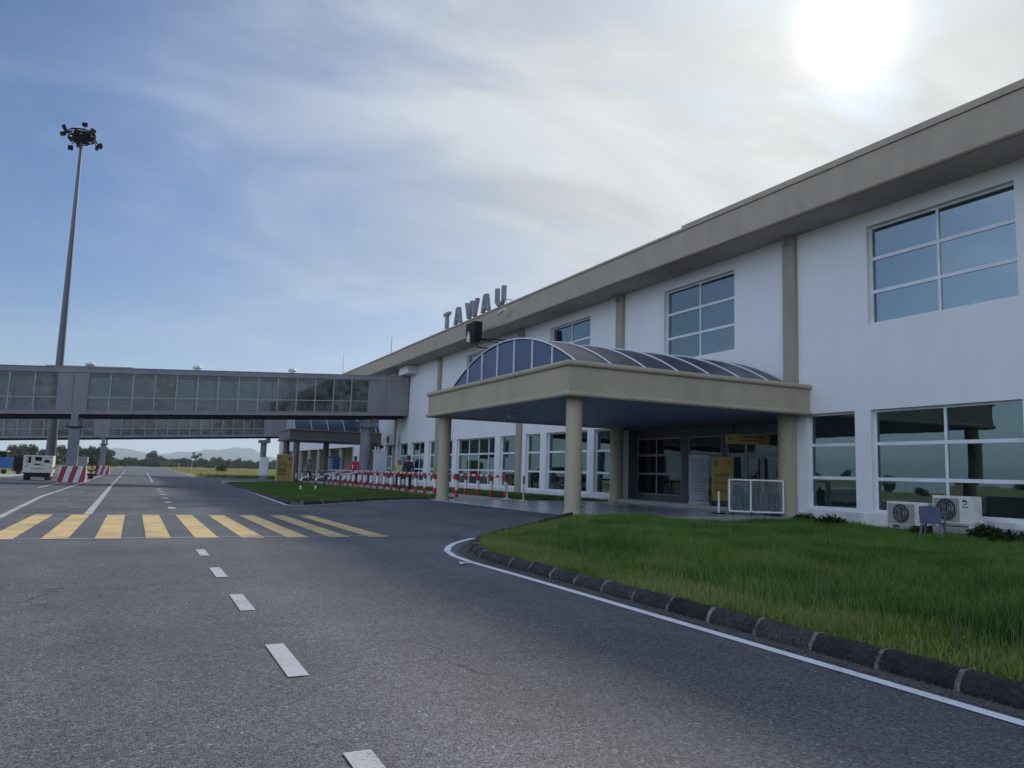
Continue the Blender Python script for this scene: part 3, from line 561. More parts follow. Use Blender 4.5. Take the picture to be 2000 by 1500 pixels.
# entrance recess: side walls, ceiling, glazing and doors
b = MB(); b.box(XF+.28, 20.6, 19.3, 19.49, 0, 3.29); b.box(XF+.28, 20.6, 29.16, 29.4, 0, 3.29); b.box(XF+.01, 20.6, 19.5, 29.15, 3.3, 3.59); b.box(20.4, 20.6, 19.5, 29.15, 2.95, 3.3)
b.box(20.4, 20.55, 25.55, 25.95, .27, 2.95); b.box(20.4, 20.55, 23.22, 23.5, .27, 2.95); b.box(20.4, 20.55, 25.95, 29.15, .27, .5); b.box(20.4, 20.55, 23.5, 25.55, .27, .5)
b.build('entrance_recess', pm('recess_shade_paint', (0.10, 0.108, 0.12), (0.075, 0.082, 0.09), 1, .7), T)  # deep shade of the recess is darkened into this paint
window(25.95, 29.15, .5, 2.95, 20.42, [27.7], [1.39, 2.2], GLASSD, frame=FRAMED)
window(23.5, 25.55, .5, 2.95, 20.42, [], [1.39, 2.2], GLASSD, frame=FRAMED)
window(22.2, 23.22, .27, 2.95, 20.42, [], [1.1, 2.2], GLASSD, frame=FRAMED); window(19.5, 20.48, .27, 2.95, 20.42, [], [1.1, 2.2], GLASSD, frame=FRAMED)
window(20.48, 22.2, 2.22, 2.95, 20.42, [], [], GLASSD, frame=FRAMED)
for (a, c) in ((20.48, 21.33), (21.35, 22.2)):
    b = MB(); b.box(20.40, 20.46, a, a+.09, .27, 2.21); b.box(20.40, 20.46, c-.09, c, .27, 2.21); b.box(20.40, 20.46, a+.09, c-.09, .27, .4); b.box(20.40, 20.46, a+.09, c-.09, 2.08, 2.21)
    dr = b.build('door', FRAMED, T); p = MB(); p.add([(20.43, a+.08, .38), (20.43, c-.08, .38), (20.43, c-.08, 2.1), (20.43, a+.08, 2.1)], [(0, 3, 2, 1)]); p.build('pane', GLASSD, dr, recalc=False)
    hy = a+.15 if a > 21 else c-.15; hb = MB(); hb.tube([(20.39, hy, .95), (20.34, hy, .95), (20.34, hy, 1.45), (20.39, hy, 1.45)], .012, 6); hb.build('handle', STEEL, dr)
# pilasters
for yc in (-1.05, 8.95, 19.15, 29.43, 39.6, 52.95, 63, 73):
    b = MB()
    if yc in (19.15, 29.43): b.box(XF-.17, XF-.001, yc-.26, yc+.26, 3.5, 9.56)
    else: b.box(XF-.17, XF-.001, yc-.26, yc+.26, -.5, 9.56)
    b.build('pilaster', TAND, T)
    b = MB(); b.box(XF-.3, XF-.171, yc+.05, yc+.2, 9.25, 9.55); b.build('rain_outlet', SOFF, T)
for k in range(8): bb = MB(); bb.lathe(XF+.3, 77.5+k*5.6, [(.3, -.6), (.3, 3.42)], 16); bb.build('column', TAND, T)
# roof
XE = 18.15
b = MB(); b.box(XE+.1, 34.2, -10.2, 122.2, 9.64, 10.3); b.build('roof', pm('grey_roof', (0.25, 0.25, 0.25)), T)
for y0, y1, dx in ((-10.4, 57.75, 0), (57.83, 122.4, .06)):
    b = MB(); b.prism([(XE+dx, 9.60), (XE+dx+.04, 9.56), (XF-.002, 9.58), (XF-.002, 9.66), (XE+dx+.16, 9.66), (XE+dx+.16, 10.62), (XE+dx-.0, 10.60)], 'y', y0, y1); b.m = 1
    b.build('roof_fascia', TAN, T)
    b = MB(); b.prism([(XE+dx-.05, 10.605), (XE+dx+.35, 10.625), (XE+dx+.35, 10.70), (XE+dx+.02, 10.72), (XE+dx-.05, 10.70)], 'y', y0, y1); b.build('coping', TAN, T)
b = MB(); b.box(XE+.03, XE+.33, -10.4, 23.2, 10.705, 10.84); b.build('raised_coping', TAN, T)
b = MB(); b.box(XE+.5, XE+.6, 26, 122, 10.60, 10.88); b.build('roof_gutter', TAND, T)
b = MB()
for y0, y1 in ((-10.3, 57.7), (57.9, 122)): b.box(XE+.14, XF-.004, y0, y1, 9.548, 9.557)
b.build('eave_soffit', SOFF, T)
# utility: pipe and box under the eave near the bridge
b = MB(); b.tube([(19.45, 62.0, 0), (19.45, 62.0, 5.6)], .09, 10); b.build('downpipe', WHT, T)
b = MB(); b.box(18.9, XF-.002, 58.3, 60.6, 8.9, 9.5); b.build('duct_box', WALL, T)
# ---------------------------------------------------------------- near canopy
def canopy(name, loc, label, X0, X1, Y0, Y1, zb, zt, cols, vaultY, rise, ribsX, end_mulls, TAN2=TAN2):
    C = empty(name, loc, label, 'canopy')
    b = MB(); t = .22
    b.box(X0, X0+t, Y0, Y1, zb, zt); b.box(X0+t, X1-.003, Y0, Y0+t, zb, zt); b.box(X0+t, X1-.003, Y1-t, Y1, zb, zt)
    b.build('fascia', TAN2, C)
    for z, r, nm in ((zt-.02, .085, 'top_moulding'), (zb+.03, .075, 'bottom_moulding')):
        m = MB(); o = .015; n = 10
        path = [(X1-.004, Y0-o, z), (X0-o, Y0-o, z), (X0-o, Y1+o, z), (X1-.004, Y1+o, z)]
        for p, q in zip(path[:-1], path[1:]): m.tube([p, q], r, 14)
        for p in path[1:3]: m.tube([(p[0], p[1], z+r*math.sin(a)) for a in (-1.5, -1.0, -.5, 0, .5, 1.0, 1.5)], [r*math.cos(a) for a in (-1.5, -1.0, -.5, 0, .5, 1.0, 1.5)], 14)
        m.build(nm, TAN2, C, smooth=True)
    b = MB(); b.box(X0+t+.003, X1-.004, Y0+t+.003, Y1-t-.003, zb+.012, zb+.06); b.build('ceiling', pm('blue_grey_ceiling', (0.22, 0.29, 0.43), (0.17, 0.23, 0.36), .6, .5), C)
    b = MB(); b.box(X0+t+.003, X1-.004, Y0+t+.003, Y1-t-.003, zt-.1, zt-.04); b.build('roof_slab', CONC, C)
    for x, y, r, z0 in cols:
        b = MB(); b.lathe(x, y, [(r*1.12, z0-.4), (r*1.12, z0+.10), (r, z0+.12), (r, zb+.011)], 32); b.build('column', TAN2, C, smooth=True)
    ya, yb = vaultY; yc = (ya+yb)/2; hw = (yb-ya)/2; R = (hw*hw+rise*rise)/(2*rise); zs = zt-.03
    def arc(y, off=0.0): return zs+rise-R+math.sqrt(max(0, (R+off)**2-(y-yc)**2))
    n = 28; ys_ = [ya+(yb-ya)*i/n for i in range(n+1)]
    xa, xb = ribsX[0], X1-.1
    b = MB()
    for i in range(n):
        y0, y1 = ys_[i], ys_[i+1]
        b.add([(xa, y0, arc(y0)), (xb, y0, arc(y0)), (xb, y1, arc(y1)), (xa, y1, arc(y1)), (xa, y0, arc(y0)-.03), (xb, y0, arc(y0)-.03), (xb, y1, arc(y1)-.03), (xa, y1, arc(y1)-.03)], [(0, 1, 2, 3), (7, 6, 5, 4)])
    v = b.build('vault', VAULT, C, smooth=True, recalc=False)
    for x in ribsX:
        b = MB(); b.tube([(x, y, arc(y, .03)) for y in ys_], .028, 6); b.build('rib', FRAME, v)
    b = MB(); b.tube([(xa, ya-.03, zs+.02), (xb, ya-.03, zs+.02)], .035, 6); b.build('sill_rail', FRAME, v)
    # glazed end wall
    b = MB(); low = [(y, zs) for y in ys_][::-1]; poly = [(y, arc(y)-.02) for y in ys_]+[(y, zs-.02) for y in (yb-.001, ya+.001)]
    b.prism(poly[1:-3]+[(yb-.06, zs-.02), (ya+.06, zs-.02)], 'x', xa+.02, xa+.05); e = b.build('end_glazing', ENDG, C)
    for y in end_mulls:
        bb = MB(); bb.box(xa-.03, xa+.018, y-.022, y+.022, zs-.02, arc(y)-.01); bb.build('mullion', FRAME, e)
    return C
ENDG = pm('blue_translucent_panel', (0.035, 0.055, 0.13), (0.05, 0.075, 0.16), 0.6, 0.25, spec=0.6, stretch=(1, 1.5, .2))
VAULT = pm('dusty_dark_polycarbonate', (0.030, 0.032, 0.055), (0.10, 0.095, 0.11), 1.1, 0.4, spec=0.5, stretch=(1, .5, .5), lo=.4, hi=.75)
can = canopy('entrance_canopy', (15, 24, 0), 'tan flat canopy with dark barrel vault roof on round columns over the near entrance', 10.6, XF, 18.42, 29.8, 3.42, 4.33,
       [(11.12, 18.96, .235, .1), (11.12, 29.15, .245, .1), (19.5, 19.25, .3, .1), (19.35, 29.2, .29, .1)], (18.95, 29.45), 1.47, [11.32+1.235*k for k in range(7)], [20.7, 22.05, 23.4, 24.75, 26.1, 27.45])
b = MB(); b.lathe(12.4, 25.6, [(.2, 3.431), (.22, 3.40), (.22, 3.30), (.17, 3.22), (.05, 3.19)], 16); tag(b.build('ceiling_light', pm('frosted_lamp', (.4, .45, .5)), None, smooth=True), 'round frosted ceiling light under the near entrance canopy', 'lamp')
b = MB(); b.lathe(11.6, 29.4, [(.06, 4.36), (.07, 4.5), (.02, 4.55)], 10)
tag(b.build('roof_vent', BLACK), 'tiny dark vent cap at the far corner of the near canopy', 'vent')
VAULT2 = pm('teal_polycarbonate', (0.02, 0.055, 0.09), (0.035, 0.085, 0.12), 0.8, 0.35, spec=0.5)
v1 = VAULT; VAULT = VAULT2; e1 = ENDG; ENDG = pm('scuffed_pale_panel', (0.30, 0.36, 0.40), (0.10, 0.14, 0.18), 2.5, .4, stretch=(1, 2, .3), lo=.4, hi=.6)
canopy('arrival_canopy', (15, 70, 0), 'smaller tan canopy with teal vault beneath the passenger bridge', 11.72, XF, 67.5, 73.2, 3.56, 4.43,
       [(12.4, 67.95, .27, -.1), (12.4, 72.8, .27, -.1), (19.2, 68, .27, -.1), (16.0, 72.8, .27, -.1)], (67.9, 72.9), 1.35, [12.2+1.43*k for k in range(6)], [69.1, 70.4, 71.7], pm('shade_darkened_canopy_paint', (.20, .18, .17), (.15, .135, .13), 1, .7))  # tan taken down to brown-grey, with the bridge's shade in the paint
# ---------------------------------------------------------------- passenger bridges
def zf(X): return 4.37+.0545*(X+8.14)
def make_bridge():
    Y0, Y1 = 60.0, 62.6; xa, xb = -16.0, 19.6
    B = empty('passenger_bridge', (0, Y0, 0), 'near grey glazed passenger bridge crossing over the road on a striped pier', 'bridge', 'elevated passenger bridges')
    def slab(b, x0, x1, y0, y1, lo, hi):
        b.add([(x0, y0, zf(x0)+lo), (x1, y0, zf(x1)+lo), (x1, y1, zf(x1)+lo), (x0, y1, zf(x0)+lo), (x0, y0, zf(x0)+hi), (x1, y0, zf(x1)+hi), (x1, y1, zf(x1)+hi), (x0, y1, zf(x0)+hi)], [(3, 2, 1, 0), (4, 5, 6, 7), (0, 1, 5, 4), (1, 2, 6, 5), (2, 3, 7, 6), (3, 0, 4, 7)])
    b = MB(); slab(b, xa, xb, Y0-.02, Y1+.02, -.26, -.0); b.build('floor_edge', GREY, B)
    b = MB(); slab(b, xa, xb-.2, Y0+.25, Y0+.5, -.48, -.262); slab(b, xa, xb-.2, Y1-.5, Y1-.25, -.48, -.262); slab(b, xa, xb-.2, Y0+.5, Y1-.5, -.30, -.262); b.build('floor_beam', BLACK, B)
    b = MB(); slab(b, xa-.1, xb, Y0-.08, Y1+.08, 2.58, 2.92); slab(b, xa-.1, xb+.0, Y0-.12, Y1+.12, 2.922, 2.965); b.build('roof', GREY, B)
    b = MB()
    for k in range(46):
        x = -5.8+k*.115; b.tube([(x, Y0-.05, zf(x)+3.0), (x, Y1, zf(x)+3.0)], .05, 6)
    b.build('corrugated_patch', GREYD, B)
    ml = [-1.88+1.4*k for k in range(14)]; solid = [(-5.03, -3.21), (16.4, xb)]
    mleft = [-6.35-1.45*k for k in range(7)]
    for s, Y in ((0, Y0), (1, Y1)):
        for (x0, x1) in solid:
            xm = -4.1 if x0 < 0 else 17.75
            for u0, u1 in ((x0, xm-.004), (xm+.004, x1)): b = MB(); slab(b, u0, u1, Y-.03 if s == 0 else Y-.05, Y+.05 if s == 0 else Y+.03, 0, 2.58); b.build('solid_panel', GREY, B)
            b = MB(); slab(b, xm-.03, xm+.03, Y-.05 if s == 0 else Y+.051, Y-.031 if s == 0 else Y+.07, 0, 2.58); b.build('panel_joint', GREYD, B)
        for x in ml+mleft: b = MB(); slab(b, x-.035, x+.035, Y-.03, Y+.03, .02, 2.56); b.build('mullion', MULL, B)
        for (x0, x1) in ((xa, -5.03), (-3.21, 16.4)):
            for lo, hi, e in ((.86, .92, .02), (0, .06, .025), (2.5, 2.58, .025)): b = MB(); slab(b, x0, x1, Y-e, Y+e, lo, hi); b.build('rail', MULL if lo == .86 else GREYD, B)
        edges = sorted([xa]+mleft+[-5.03]); edges2 = [-3.21]+ml[:-1]+[16.4]
        for E in (edges, edges2):
            for x0, x1 in zip(E[:-1], E[1:]):
                ty = random.uniform(-.004, .004); b = MB()
                b.add([(x0, Y+ty, zf(x0)+.03), (x1, Y-ty, zf(x1)+.03), (x1, Y-ty, zf(x1)+2.54), (x0, Y+ty, zf(x0)+2.54)], [(0, 1, 2, 3)])
                b.build('window_pane', random.choice([GLASSB, GLASSB, GLASSB2]), B, recalc=False)
    b = MB()
    for x0, x1 in zip(np.linspace(xa, xb, 9)[:-1], np.linspace(xa, xb, 9)[1:]): slab(b, x0+.01, x1-.01, Y0+.06, Y1-.06, .005, .02)
    b.build('floor', pm('bridge_floor', (.16, .15, .15)), B)
    b = MB(); slab(b, xa-.1, xa-.0, Y0, Y1, 0, 2.58); b.build('end_wall', GREY, B)
    for x in (-3.3, 3.65, 10.5):
        b = MB(); z = zf(x)+2.95; b.lathe(x, 61.3, [(.16, z), (.16, z+.22), (.3, z+.26), (.33, z+.36), (.26, z+.46), (.05, z+.5)], 14); b.build('roof_ventilator', CREAM, B, smooth=True)
    # pier on the left
    b = MB(); b.box(-4.1, -3.45, 59.75, 60.4, .2, 3.45); b.build('pier', CONCP, B, bev=.03)
    b = MB(); b.box(-4.3, -3.28, 59.6, 60.6, 3.42, 3.5); b.build('pier_cap', BLACK, B)
    b = MB(); b.box(-4.05, -3.62, 59.7, 60.2, 3.5, 4.33); b.box(-3.55, -3.35, 60.3, 60.6, 3.5, 4.33); b.build('bearing_block', CONCP, B)
    # round column by the terminal
    b = MB(); b.lathe(16.6, 61.3, [(.42, -.4), (.42, 4.55)], 28); b.build('round_column', CONCP, B, smooth=True)
    b = MB(); b.box(15.9, 17.3, 60.6, 62.0, 4.55, 4.98); b.box(16.8, 17.4, 60.5, 60.9, 4.6, 5.44); b.build('column_head', CONCP, B)
    return B
BR = make_bridge()
B2 = copy_tree(BR); B2.location.y += 55; B2['label'] = 'far grey glazed passenger bridge seen beneath the near one'
def make_guard():
    G_ = empty('striped_pier_guard', (-3.68, 60.0, -.3), 'large red and white diagonally striped concrete block around the near bridge pier', 'concrete block', 'striped pier guards')
    X0, X1, Y0, Y1, z0, z1 = -4.5, -2.82, 59.3, 60.95, -.33, .83
    b = MB(); t = .06
    lo = [(X0, Y0), (X1, Y0), (X1, Y1), (X0, Y1)]; hi = [(X0+t, Y0+t), (X1-t, Y0+t), (X1-t, Y1-t), (X0+t, Y1-t)]
    b.add([(x, y, z0) for x, y in lo]+[(x, y, z1) for x, y in hi], [(3, 2, 1, 0), (4, 5, 6, 7), (0, 1, 5, 4), (1, 2, 6, 5), (2, 3, 7, 6), (3, 0, 4, 7)])
    b.build('block', STRIPE, G_, bev=.02)
    return G_
STRIPE = bpy.data.materials.new('diagonal_red_white_stripes'); STRIPE.use_nodes = True
def stripes():
    nt = STRIPE.node_tree; N = nt.nodes.new; L = nt.links.new; g = N('ShaderNodeTexCoord'); s = N('ShaderNodeSeparateXYZ'); L(g.outputs['Object'], s.inputs[0])
    def M(op, a, b):
        n = N('ShaderNodeMath'); n.operation = op
        for i, v in enumerate((a, b)):
            if isinstance(v, float): n.inputs[i].default_value = v
            else: L(v, n.inputs[i])
        return n.outputs[0]
    t = M('ADD', M('SUBTRACT', s.outputs[0], M('MULTIPLY', s.outputs[2], .30)), s.outputs[1]); f = M('FRACT', M('MULTIPLY', t, 1/.62), 0.0); r = M('GREATER_THAN', f, .5)
    n = N('ShaderNodeTexNoise'); n.inputs['Scale'].default_value = 4; n.inputs['Detail'].default_value = 6; L(g.outputs['Object'], n.inputs[0])
    mx = N('ShaderNodeMix'); mx.data_type = 'RGBA'; L(r, mx.inputs[0]); mx.inputs[6].default_value = (.72, .72, .74, 1); mx.inputs[7].default_value = (.40, .02, .045, 1)
    m2 = N('ShaderNodeMix'); m2.data_type = 'RGBA'; m2.blend_type = 'MULTIPLY'; m2.inputs[0].default_value = .5; L(mx.outputs[2], m2.inputs[6]); L(n.outputs['Fac'], m2.inputs[7])
    L(m2.outputs[2], nt.nodes['Principled BSDF'].inputs['Base Color']); nt.nodes['Principled BSDF'].inputs['Roughness'].default_value = .6
stripes()
G1 = make_guard(); G2 = copy_tree(G1); G2.location.y += 55; G2.location.z -= .15; G2['label'] = 'smaller-looking red and white striped block around the far bridge pier'
# ---------------------------------------------------------------- high mast
def make_mast():
    x, y = -6.05, 72.0; A = empty('floodlight_mast', (x, y, -.3), 'tall tapering steel floodlight mast crowned by a ring of floodlights', 'light mast')
    b = MB(); b.tube([(x, y, -.3), (x, y, 6), (x, y, 28.7)], [.40, .32, .10], 20); b.build('pole', pm('dull_mast_steel', (.13, .135, .15), (.09, .09, .1), 1, .5, metal=.5, stretch=(1, 1, .2)), A, smooth=True)
    Z = 28.0; b = MB()
    for r, z in ((.55, Z-.3), (1.0, Z), (1.0, Z+.5), (.5, Z+.7)): b.tube([(x+r*math.cos(t), y+r*math.sin(t), z) for t in np.linspace(0, 2*math.pi, 19)], .05, 6)
    for k in range(8):
        t = k*math.pi/4; b.tube([(x, y, Z-.3), (x+1.0*math.cos(t), y+1.0*math.sin(t), Z)], .045, 5); b.tube([(x, y, Z+.7), (x+1.0*math.cos(t), y+1.0*math.sin(t), Z+.5)], .045, 5); b.tube([(x+1.0*math.cos(t), y+1.0*math.sin(t), Z), (x+1.0*math.cos(t), y+1.0*math.sin(t), Z+.5)], .04, 5)
    b.box(x+.05, x+.9, y-.35, y+.35, Z+.05, Z+.55); b.box(x-.7, x-.1, y-.3, y+.3, Z-.1, Z+.3); b.build('headframe', BLACK, A)
    for k in range(16):
        t = k*math.pi/8+.2; r = (1.2, 1.55, 1.05, 1.4)[k % 4]; zz = Z+(-.45, .05, .85, .4, -.15)[k % 5]; c = Vector((x+r*math.cos(t), y+r*math.sin(t), zz)); d = Vector((math.cos(t+random.uniform(-.6, .6)), math.sin(t+random.uniform(-.6, .6)), -.45)).normalized()
        b = MB(); b.bar(c-d*.12, c+d*.12, .40, .32); b.tube([c-d*.1, (x+.95*math.cos(t), y+.95*math.sin(t), Z+.25)], .035, 5); b.build('floodlight', BLACK, A)
make_mast()
# ---------------------------------------------------------------- rooftop sign
def make_sign():
    A = empty('rooftop_sign', (18.2, 44, 10.7), 'thick grey block letters reading TAWAU standing on the terminal roof edge', 'sign')
    LM = pm('grey_sign_metal', (.24, .255, .27), (.19, .205, .22), 3, .5); LS = pm('dark_sign_side', (.20, .215, .235), None, 2, .5)
    def letter(nm, y0, y1, segs, z0, z1):
        """segs in a 0..1 square seen from the road: u runs towards -Y"""
        b = MB(); w = y1-y0; h_ = z1-z0
        for (u0, v0, u1, v1, th) in segs:
            p = Vector((0, y1-u0*w, z0+v0*h_)); q = Vector((0, y1-u1*w, z0+v1*h_)); d = q-p
            if abs(d.z) > abs(d.y): o = Vector((0, th/2, 0))
            else: o = Vector((0, 0, th/2))
            xo = random.uniform(0, .004)
            vs = [Vector((X, 0, 0))+v for X in (18.2+xo, 18.42-xo) for v in (p-o, q-o, q+o, p+o)]
            b.add(vs, [(0, 1, 2, 3), (7, 6, 5, 4), (0, 4, 5, 1), (1, 5, 6, 2), (2, 6, 7, 3), (3, 7, 4, 0)])
        o = b.build('letter', LM, A); o['label'] = 'letter '+nm
    z0, z1 = 10.84, 11.92
    letter('T', 47.95, 48.95, [(.0, .91, 1, .91, .2), (.5, 0, .5, .82, .26)], z0, z1)
    a_ = [(.1, 0, .42, 1, .27), (.9, 0, .58, 1, .27), (.25, .28, .75, .28, .17)]
    letter('A', 45.9, 46.95, a_, z0, z1)
    letter('W', 43.15, 45.1, [(.07, 1, .28, 0, .28), (.5, 1, .28, 0, .22), (.5, 1, .72, 0, .22), (.93, 1, .72, 0, .28)], z0, z1)
    letter('A', 41.45, 42.5, a_, z0, z1)
    letter('U', 39.3, 40.5, [(.13, .2, .13, 1, .27), (.87, .2, .87, 1, .27), (.13, .24, .34, .06, .22), (.87, .24, .66, .06, .22), (.28, .085, .72, .085, .2)], z0, z1)
    b = MB(); b.box(18.3, 18.42, 38.8, 49.0, 10.705, 10.74); b.build('mounting_rail', BLACK, A)
make_sign()
# docking display, camera, rods
A = empty('docking_display', (17.3, 41, 8.5), 'black tapering box with pale lamp hung on arms before the roof fascia', 'display')
b = MB(); b.prism([(40.75, 8.75), (41.5, 8.75), (41.8, 9.2), (41.8, 9.9), (40.5, 9.9), (40.5, 9.2)], 'x', 17.0, 17.5); b.build('housing', BLACK, A, bev=.02)
b = MB(); b.tube([(16.9, 41.1, 8.72), (16.9, 41.1, 8.95), (16.9, 41.1, 9.2), (16.9, 41.1, 9.35)], [.10, .12, .06, .03], 12); b.build('lamp', CREAM, A, smooth=True)
b = MB(); b.tube([(17.3, 40.9, 8.8), (17.4, 40.9, 8.45), (XF-.2, 40.2, 8.3)], .04, 6); b.tube([(17.4, 41.2, 9.0), (XF-.2, 41.2, 9.1)], .04, 6); b.tube([(17.4, 40.8, 8.9), (XF-.2, 40.0, 8.6)], .03, 6); b.build('arm', BLACK, A)
A = empty('security_camera', (18.0, 38.3, 10.1), 'small white security camera on a thin arm at the roof fascia', 'camera')
b = MB(); b.tube([(XE-.03, 37.9, 10.75), (17.75, 37.9, 10.75), (17.75, 37.9, 10.25)], .025, 6); b.build('arm', STEEL, A)
b = MB(); b.tube([(17.7, 37.95, 10.22), (17.7, 38.75, 10.1)], .1, 10); b.build('body', CREAM, A)
for i, (yy, zz, lb) in enumerate(((80.6, 13.3, 'thin lightning rod on the far end of the terminal roof'), (63.4, 12.9, 'thin lightning rod on the roof above the bridge junction'))):
    b = MB(); b.tube([(19.0, yy, 10.3), (19.0, yy, zz)], [.035, .015], 5); b.tube([(19.0, yy, (10.7+zz)/2), (19.0, yy, (10.7+zz)/2+.12)], .05, 6); tag(b.build('lightning_rod', STEEL), lb, 'rod')
# ---------------------------------------------------------------- barriers
def post_geo(b, x, y, z0, h, r=.055):
    b.m = 0; b.lathe(x, y, [(r, z0), (r, z0+h*.34)], 12); b.m = 1; b.lathe(x, y, [(r+.002, z0+h*.341), (r+.002, z0+h*.78)], 12); b.m = 0; b.lathe(x, y, [(r, z0+h*.781), (r, z0+h)], 12)
def barrier(name, label, pts, zb, h, rail_cuts=8, r=.075, rz=None, cols=None):
    A = empty(name, (pts[0][0], pts[0][1], zb), label, 'barrier', 'striped pipe barriers')
    for x, y in pts: b = MB(); post_geo(b, x, y, zb, h-.03, r); b.build('post', cols or [RED, WHT], A)
    b = MB()
    for (x0, y0), (x1, y1) in zip(pts[:-1], pts[1:]):
        n = 5
        for k in range(n): b.m = k % 2; b.tube([(x0+(x1-x0)*k/n, y0+(y1-y0)*k/n, zb+h), (x0+(x1-x0)*(k+1)/n, y0+(y1-y0)*(k+1)/n, zb+h)], r*.8+(.001 if k % 2 else 0), 8)
    b.build('rail', cols or [RED, WHT], A); return A
barrier('pipe_barrier', 'red and white pipe barrier along the road side of the covered way', [(13.0, 32.35+1.40*k) for k in range(19)], .1, .98)
barrier('pipe_barrier', 'red and white pipe barrier along the wall side of the covered way', [(15.0, 31.5+1.55*k) for k in range(20)], .1, .98)
RD = pm('dark_maroon_paint', (.06, .02, .025), None, 3, .5)
barrier('pipe_barrier', 'long black and white pipe barrier standing across the far end of the covered way', [(11.8+.46*k, 64+.02*k) for k in range(8)], .05, .97, r=.05, cols=[RD, WHT])
for lb, p0, p1 in (('left white and dark handrail sloping up beside the island footpath', (8.2, 43.0), (13.0, 53.2)), ('right white and dark handrail sloping up beside the island footpath', (9.1, 43.5), (13.3, 49.6))):
    A = empty('ramp_handrail', (p0[0], p0[1], -.05), lb, 'handrail', 'handrails of the island footpath')
    z0 = zl(*p0); z1 = .12; hh = .66
    b = MB(); b.m = 1; b.lathe(p0[0], p0[1], [(.05, z0), (.05, z0+.25)], 8); b.m = 0; b.lathe(p0[0], p0[1], [(.048, z0+.251), (.048, z0+.5)], 8); b.build('post', [RD, WHT], A)
    m_ = ((p0[0]+p1[0])/2, (p0[1]+p1[1])/2); zm = zl(*m_); b = MB(); b.lathe(m_[0], m_[1], [(.045, zm), (.045, zm+.75)], 8); b.build('post', RD, A)
    b = MB(); b.m = 1; b.tube([(p0[0], p0[1], z0+.5), (p0[0]+.03, p0[1]+.1, z0+.6), (p0[0]+.2, p0[1]+.45, z0+hh+.02)], .055, 8)
    n = 9; P = [(p0[0]+.2+(p1[0]-p0[0]-.2)*k/n, p0[1]+.45+(p1[1]-p0[1]-.45)*k/n, z0+hh+.02+(z1+.9-z0-hh)*k/n) for k in range(n+1)]
    for k in range(n): b.m = 1-(k % 2 if k < 4 else 0); b.tube([P[k], P[k+1]], .05+(.001 if k % 2 else 0), 8)
    b.build('rail', [RD, WHT], A)
for x, y, lb in ((14.85, 31.0, 'white stanchion with round base at the barrier end'), (14.8, 29.3, 'white stanchion with round base alone on the platform edge')):
    A = empty('stanchion', (x, y, .1), lb, 'stanchion', 'white stanchions'); b = MB(); b.lathe(x, y, [(.2, .1), (.19, .125), (.05, .15)], 20); b.build('base', WHT, A); b = MB(); b.lathe(x, y, [(.03, .15), (.03, 1.1)], 10); b.m = 1; b.lathe(x, y, [(.036, .80), (.036, 1.13)], 10); b.build('post', [WHT, RD], A)
# ---------------------------------------------------------------- signs on stands
def facing(b, cx, cy, ang):   # rotate a builder's points around z, then move
    c, s = math.cos(ang), math.sin(ang); b.v = [(cx+x*c-y*s, cy+x*s+y*c, z) for x, y, z in b.v]; return b
def rows(b, x0, x1, z, h, n, gap, y, jit=.25):
    for i in range(n):
        x = x0; e = x1-(x1-x0)*random.uniform(0, jit)
        while x < e-.02:
            w = random.uniform(.03, .10); b.box(x, min(x+w, e), y-.004, y, z-h-i*gap, z-i*gap); x += w+.015
FA = math.atan2(-.43, .9)    # boards face the road user
A = empty('poster_stand', (19.45, 23.5, .27), 'white roll-up poster stand with rows of small print beside the entrance doors', 'poster stand')
b = MB(); b.box(-.37, .37, -.01, .01, .35, 2.10); facing(b, 19.5, 23.75, FA).build('poster', pm('pale_poster_print', (.50, .53, .60), (.40, .43, .52), 2.2, .5, stretch=(.4, .4, 3)), A)
b = MB(); b.box(-.39, .39, -.06, .06, .27, .36); facing(b, 19.5, 23.75, FA).build('base', CREAM, A); b = MB(); b.box(-.38, .38, -.03, .03, 2.10, 2.13); facing(b, 19.5, 23.75, FA).build('top_bar', CREAM, A)
b = MB(); rows(b, -.31, .31, 1.98, .028, 15, .085, -.012); b.box(-.15, .36, -.016, -.012, .40, .43); facing(b, 19.5, 23.75, FA).build('print', pm('blue_grey_print', (.14, .17, .24), None, 3, .6), A)
A = empty('direction_board', (19.5, 22.1, .27), 'tall yellow board with an up arrow and ruled text rows behind the mesh trolley', 'sign')
b = MB(); b.box(-.40, .40, -.03, .03, .45, 2.07); facing(b, 19.45, 22.35, FA).build('panel', YEL, A, bev=.01)
b = MB(); b.box(-.38, -.34, -.02, .02, .30, .45); b.box(.34, .38, -.02, .02, .30, .45); b.box(-.42, .42, -.06, .06, .27, .30); facing(b, 19.45, 22.35, FA).build('leg', BLACK, A)
b = MB(); b.box(-.265, -.235, -.036, -.031, 1.65, 1.84); b.prism([(-.34, 1.80), (-.25, 1.93), (-.16, 1.80), (-.16, 1.75), (-.25, 1.87), (-.34, 1.75)], 'y', -.036, -.031)
b.prism([(.25+.09*math.cos(t), 1.80+.09*math.sin(t)) for t in np.linspace(.6, 5.4, 12)]+[(.25+.065*math.cos(t), 1.80+.065*math.sin(t)) for t in np.linspace(5.4, .6, 12)], 'y', -.036, -.031)
for z in (1.50, 1.22, .95): b.box(-.33, .33, -.036, -.031, z, z+.012)
rows(b, -.31, .31, 1.43, .03, 2, .075, -.032); rows(b, -.31, .31, 1.16, .03, 2, .075, -.032); rows(b, -.31, .31, .88, .03, 2, .075, -.032); facing(b, 19.45, 22.35, FA).build('lettering', INK, A)
A = empty('hanging_sign', (20.0, 21.4, 3.3), 'yellow sign with left arrow and dark lettering hung above the doors', 'sign')
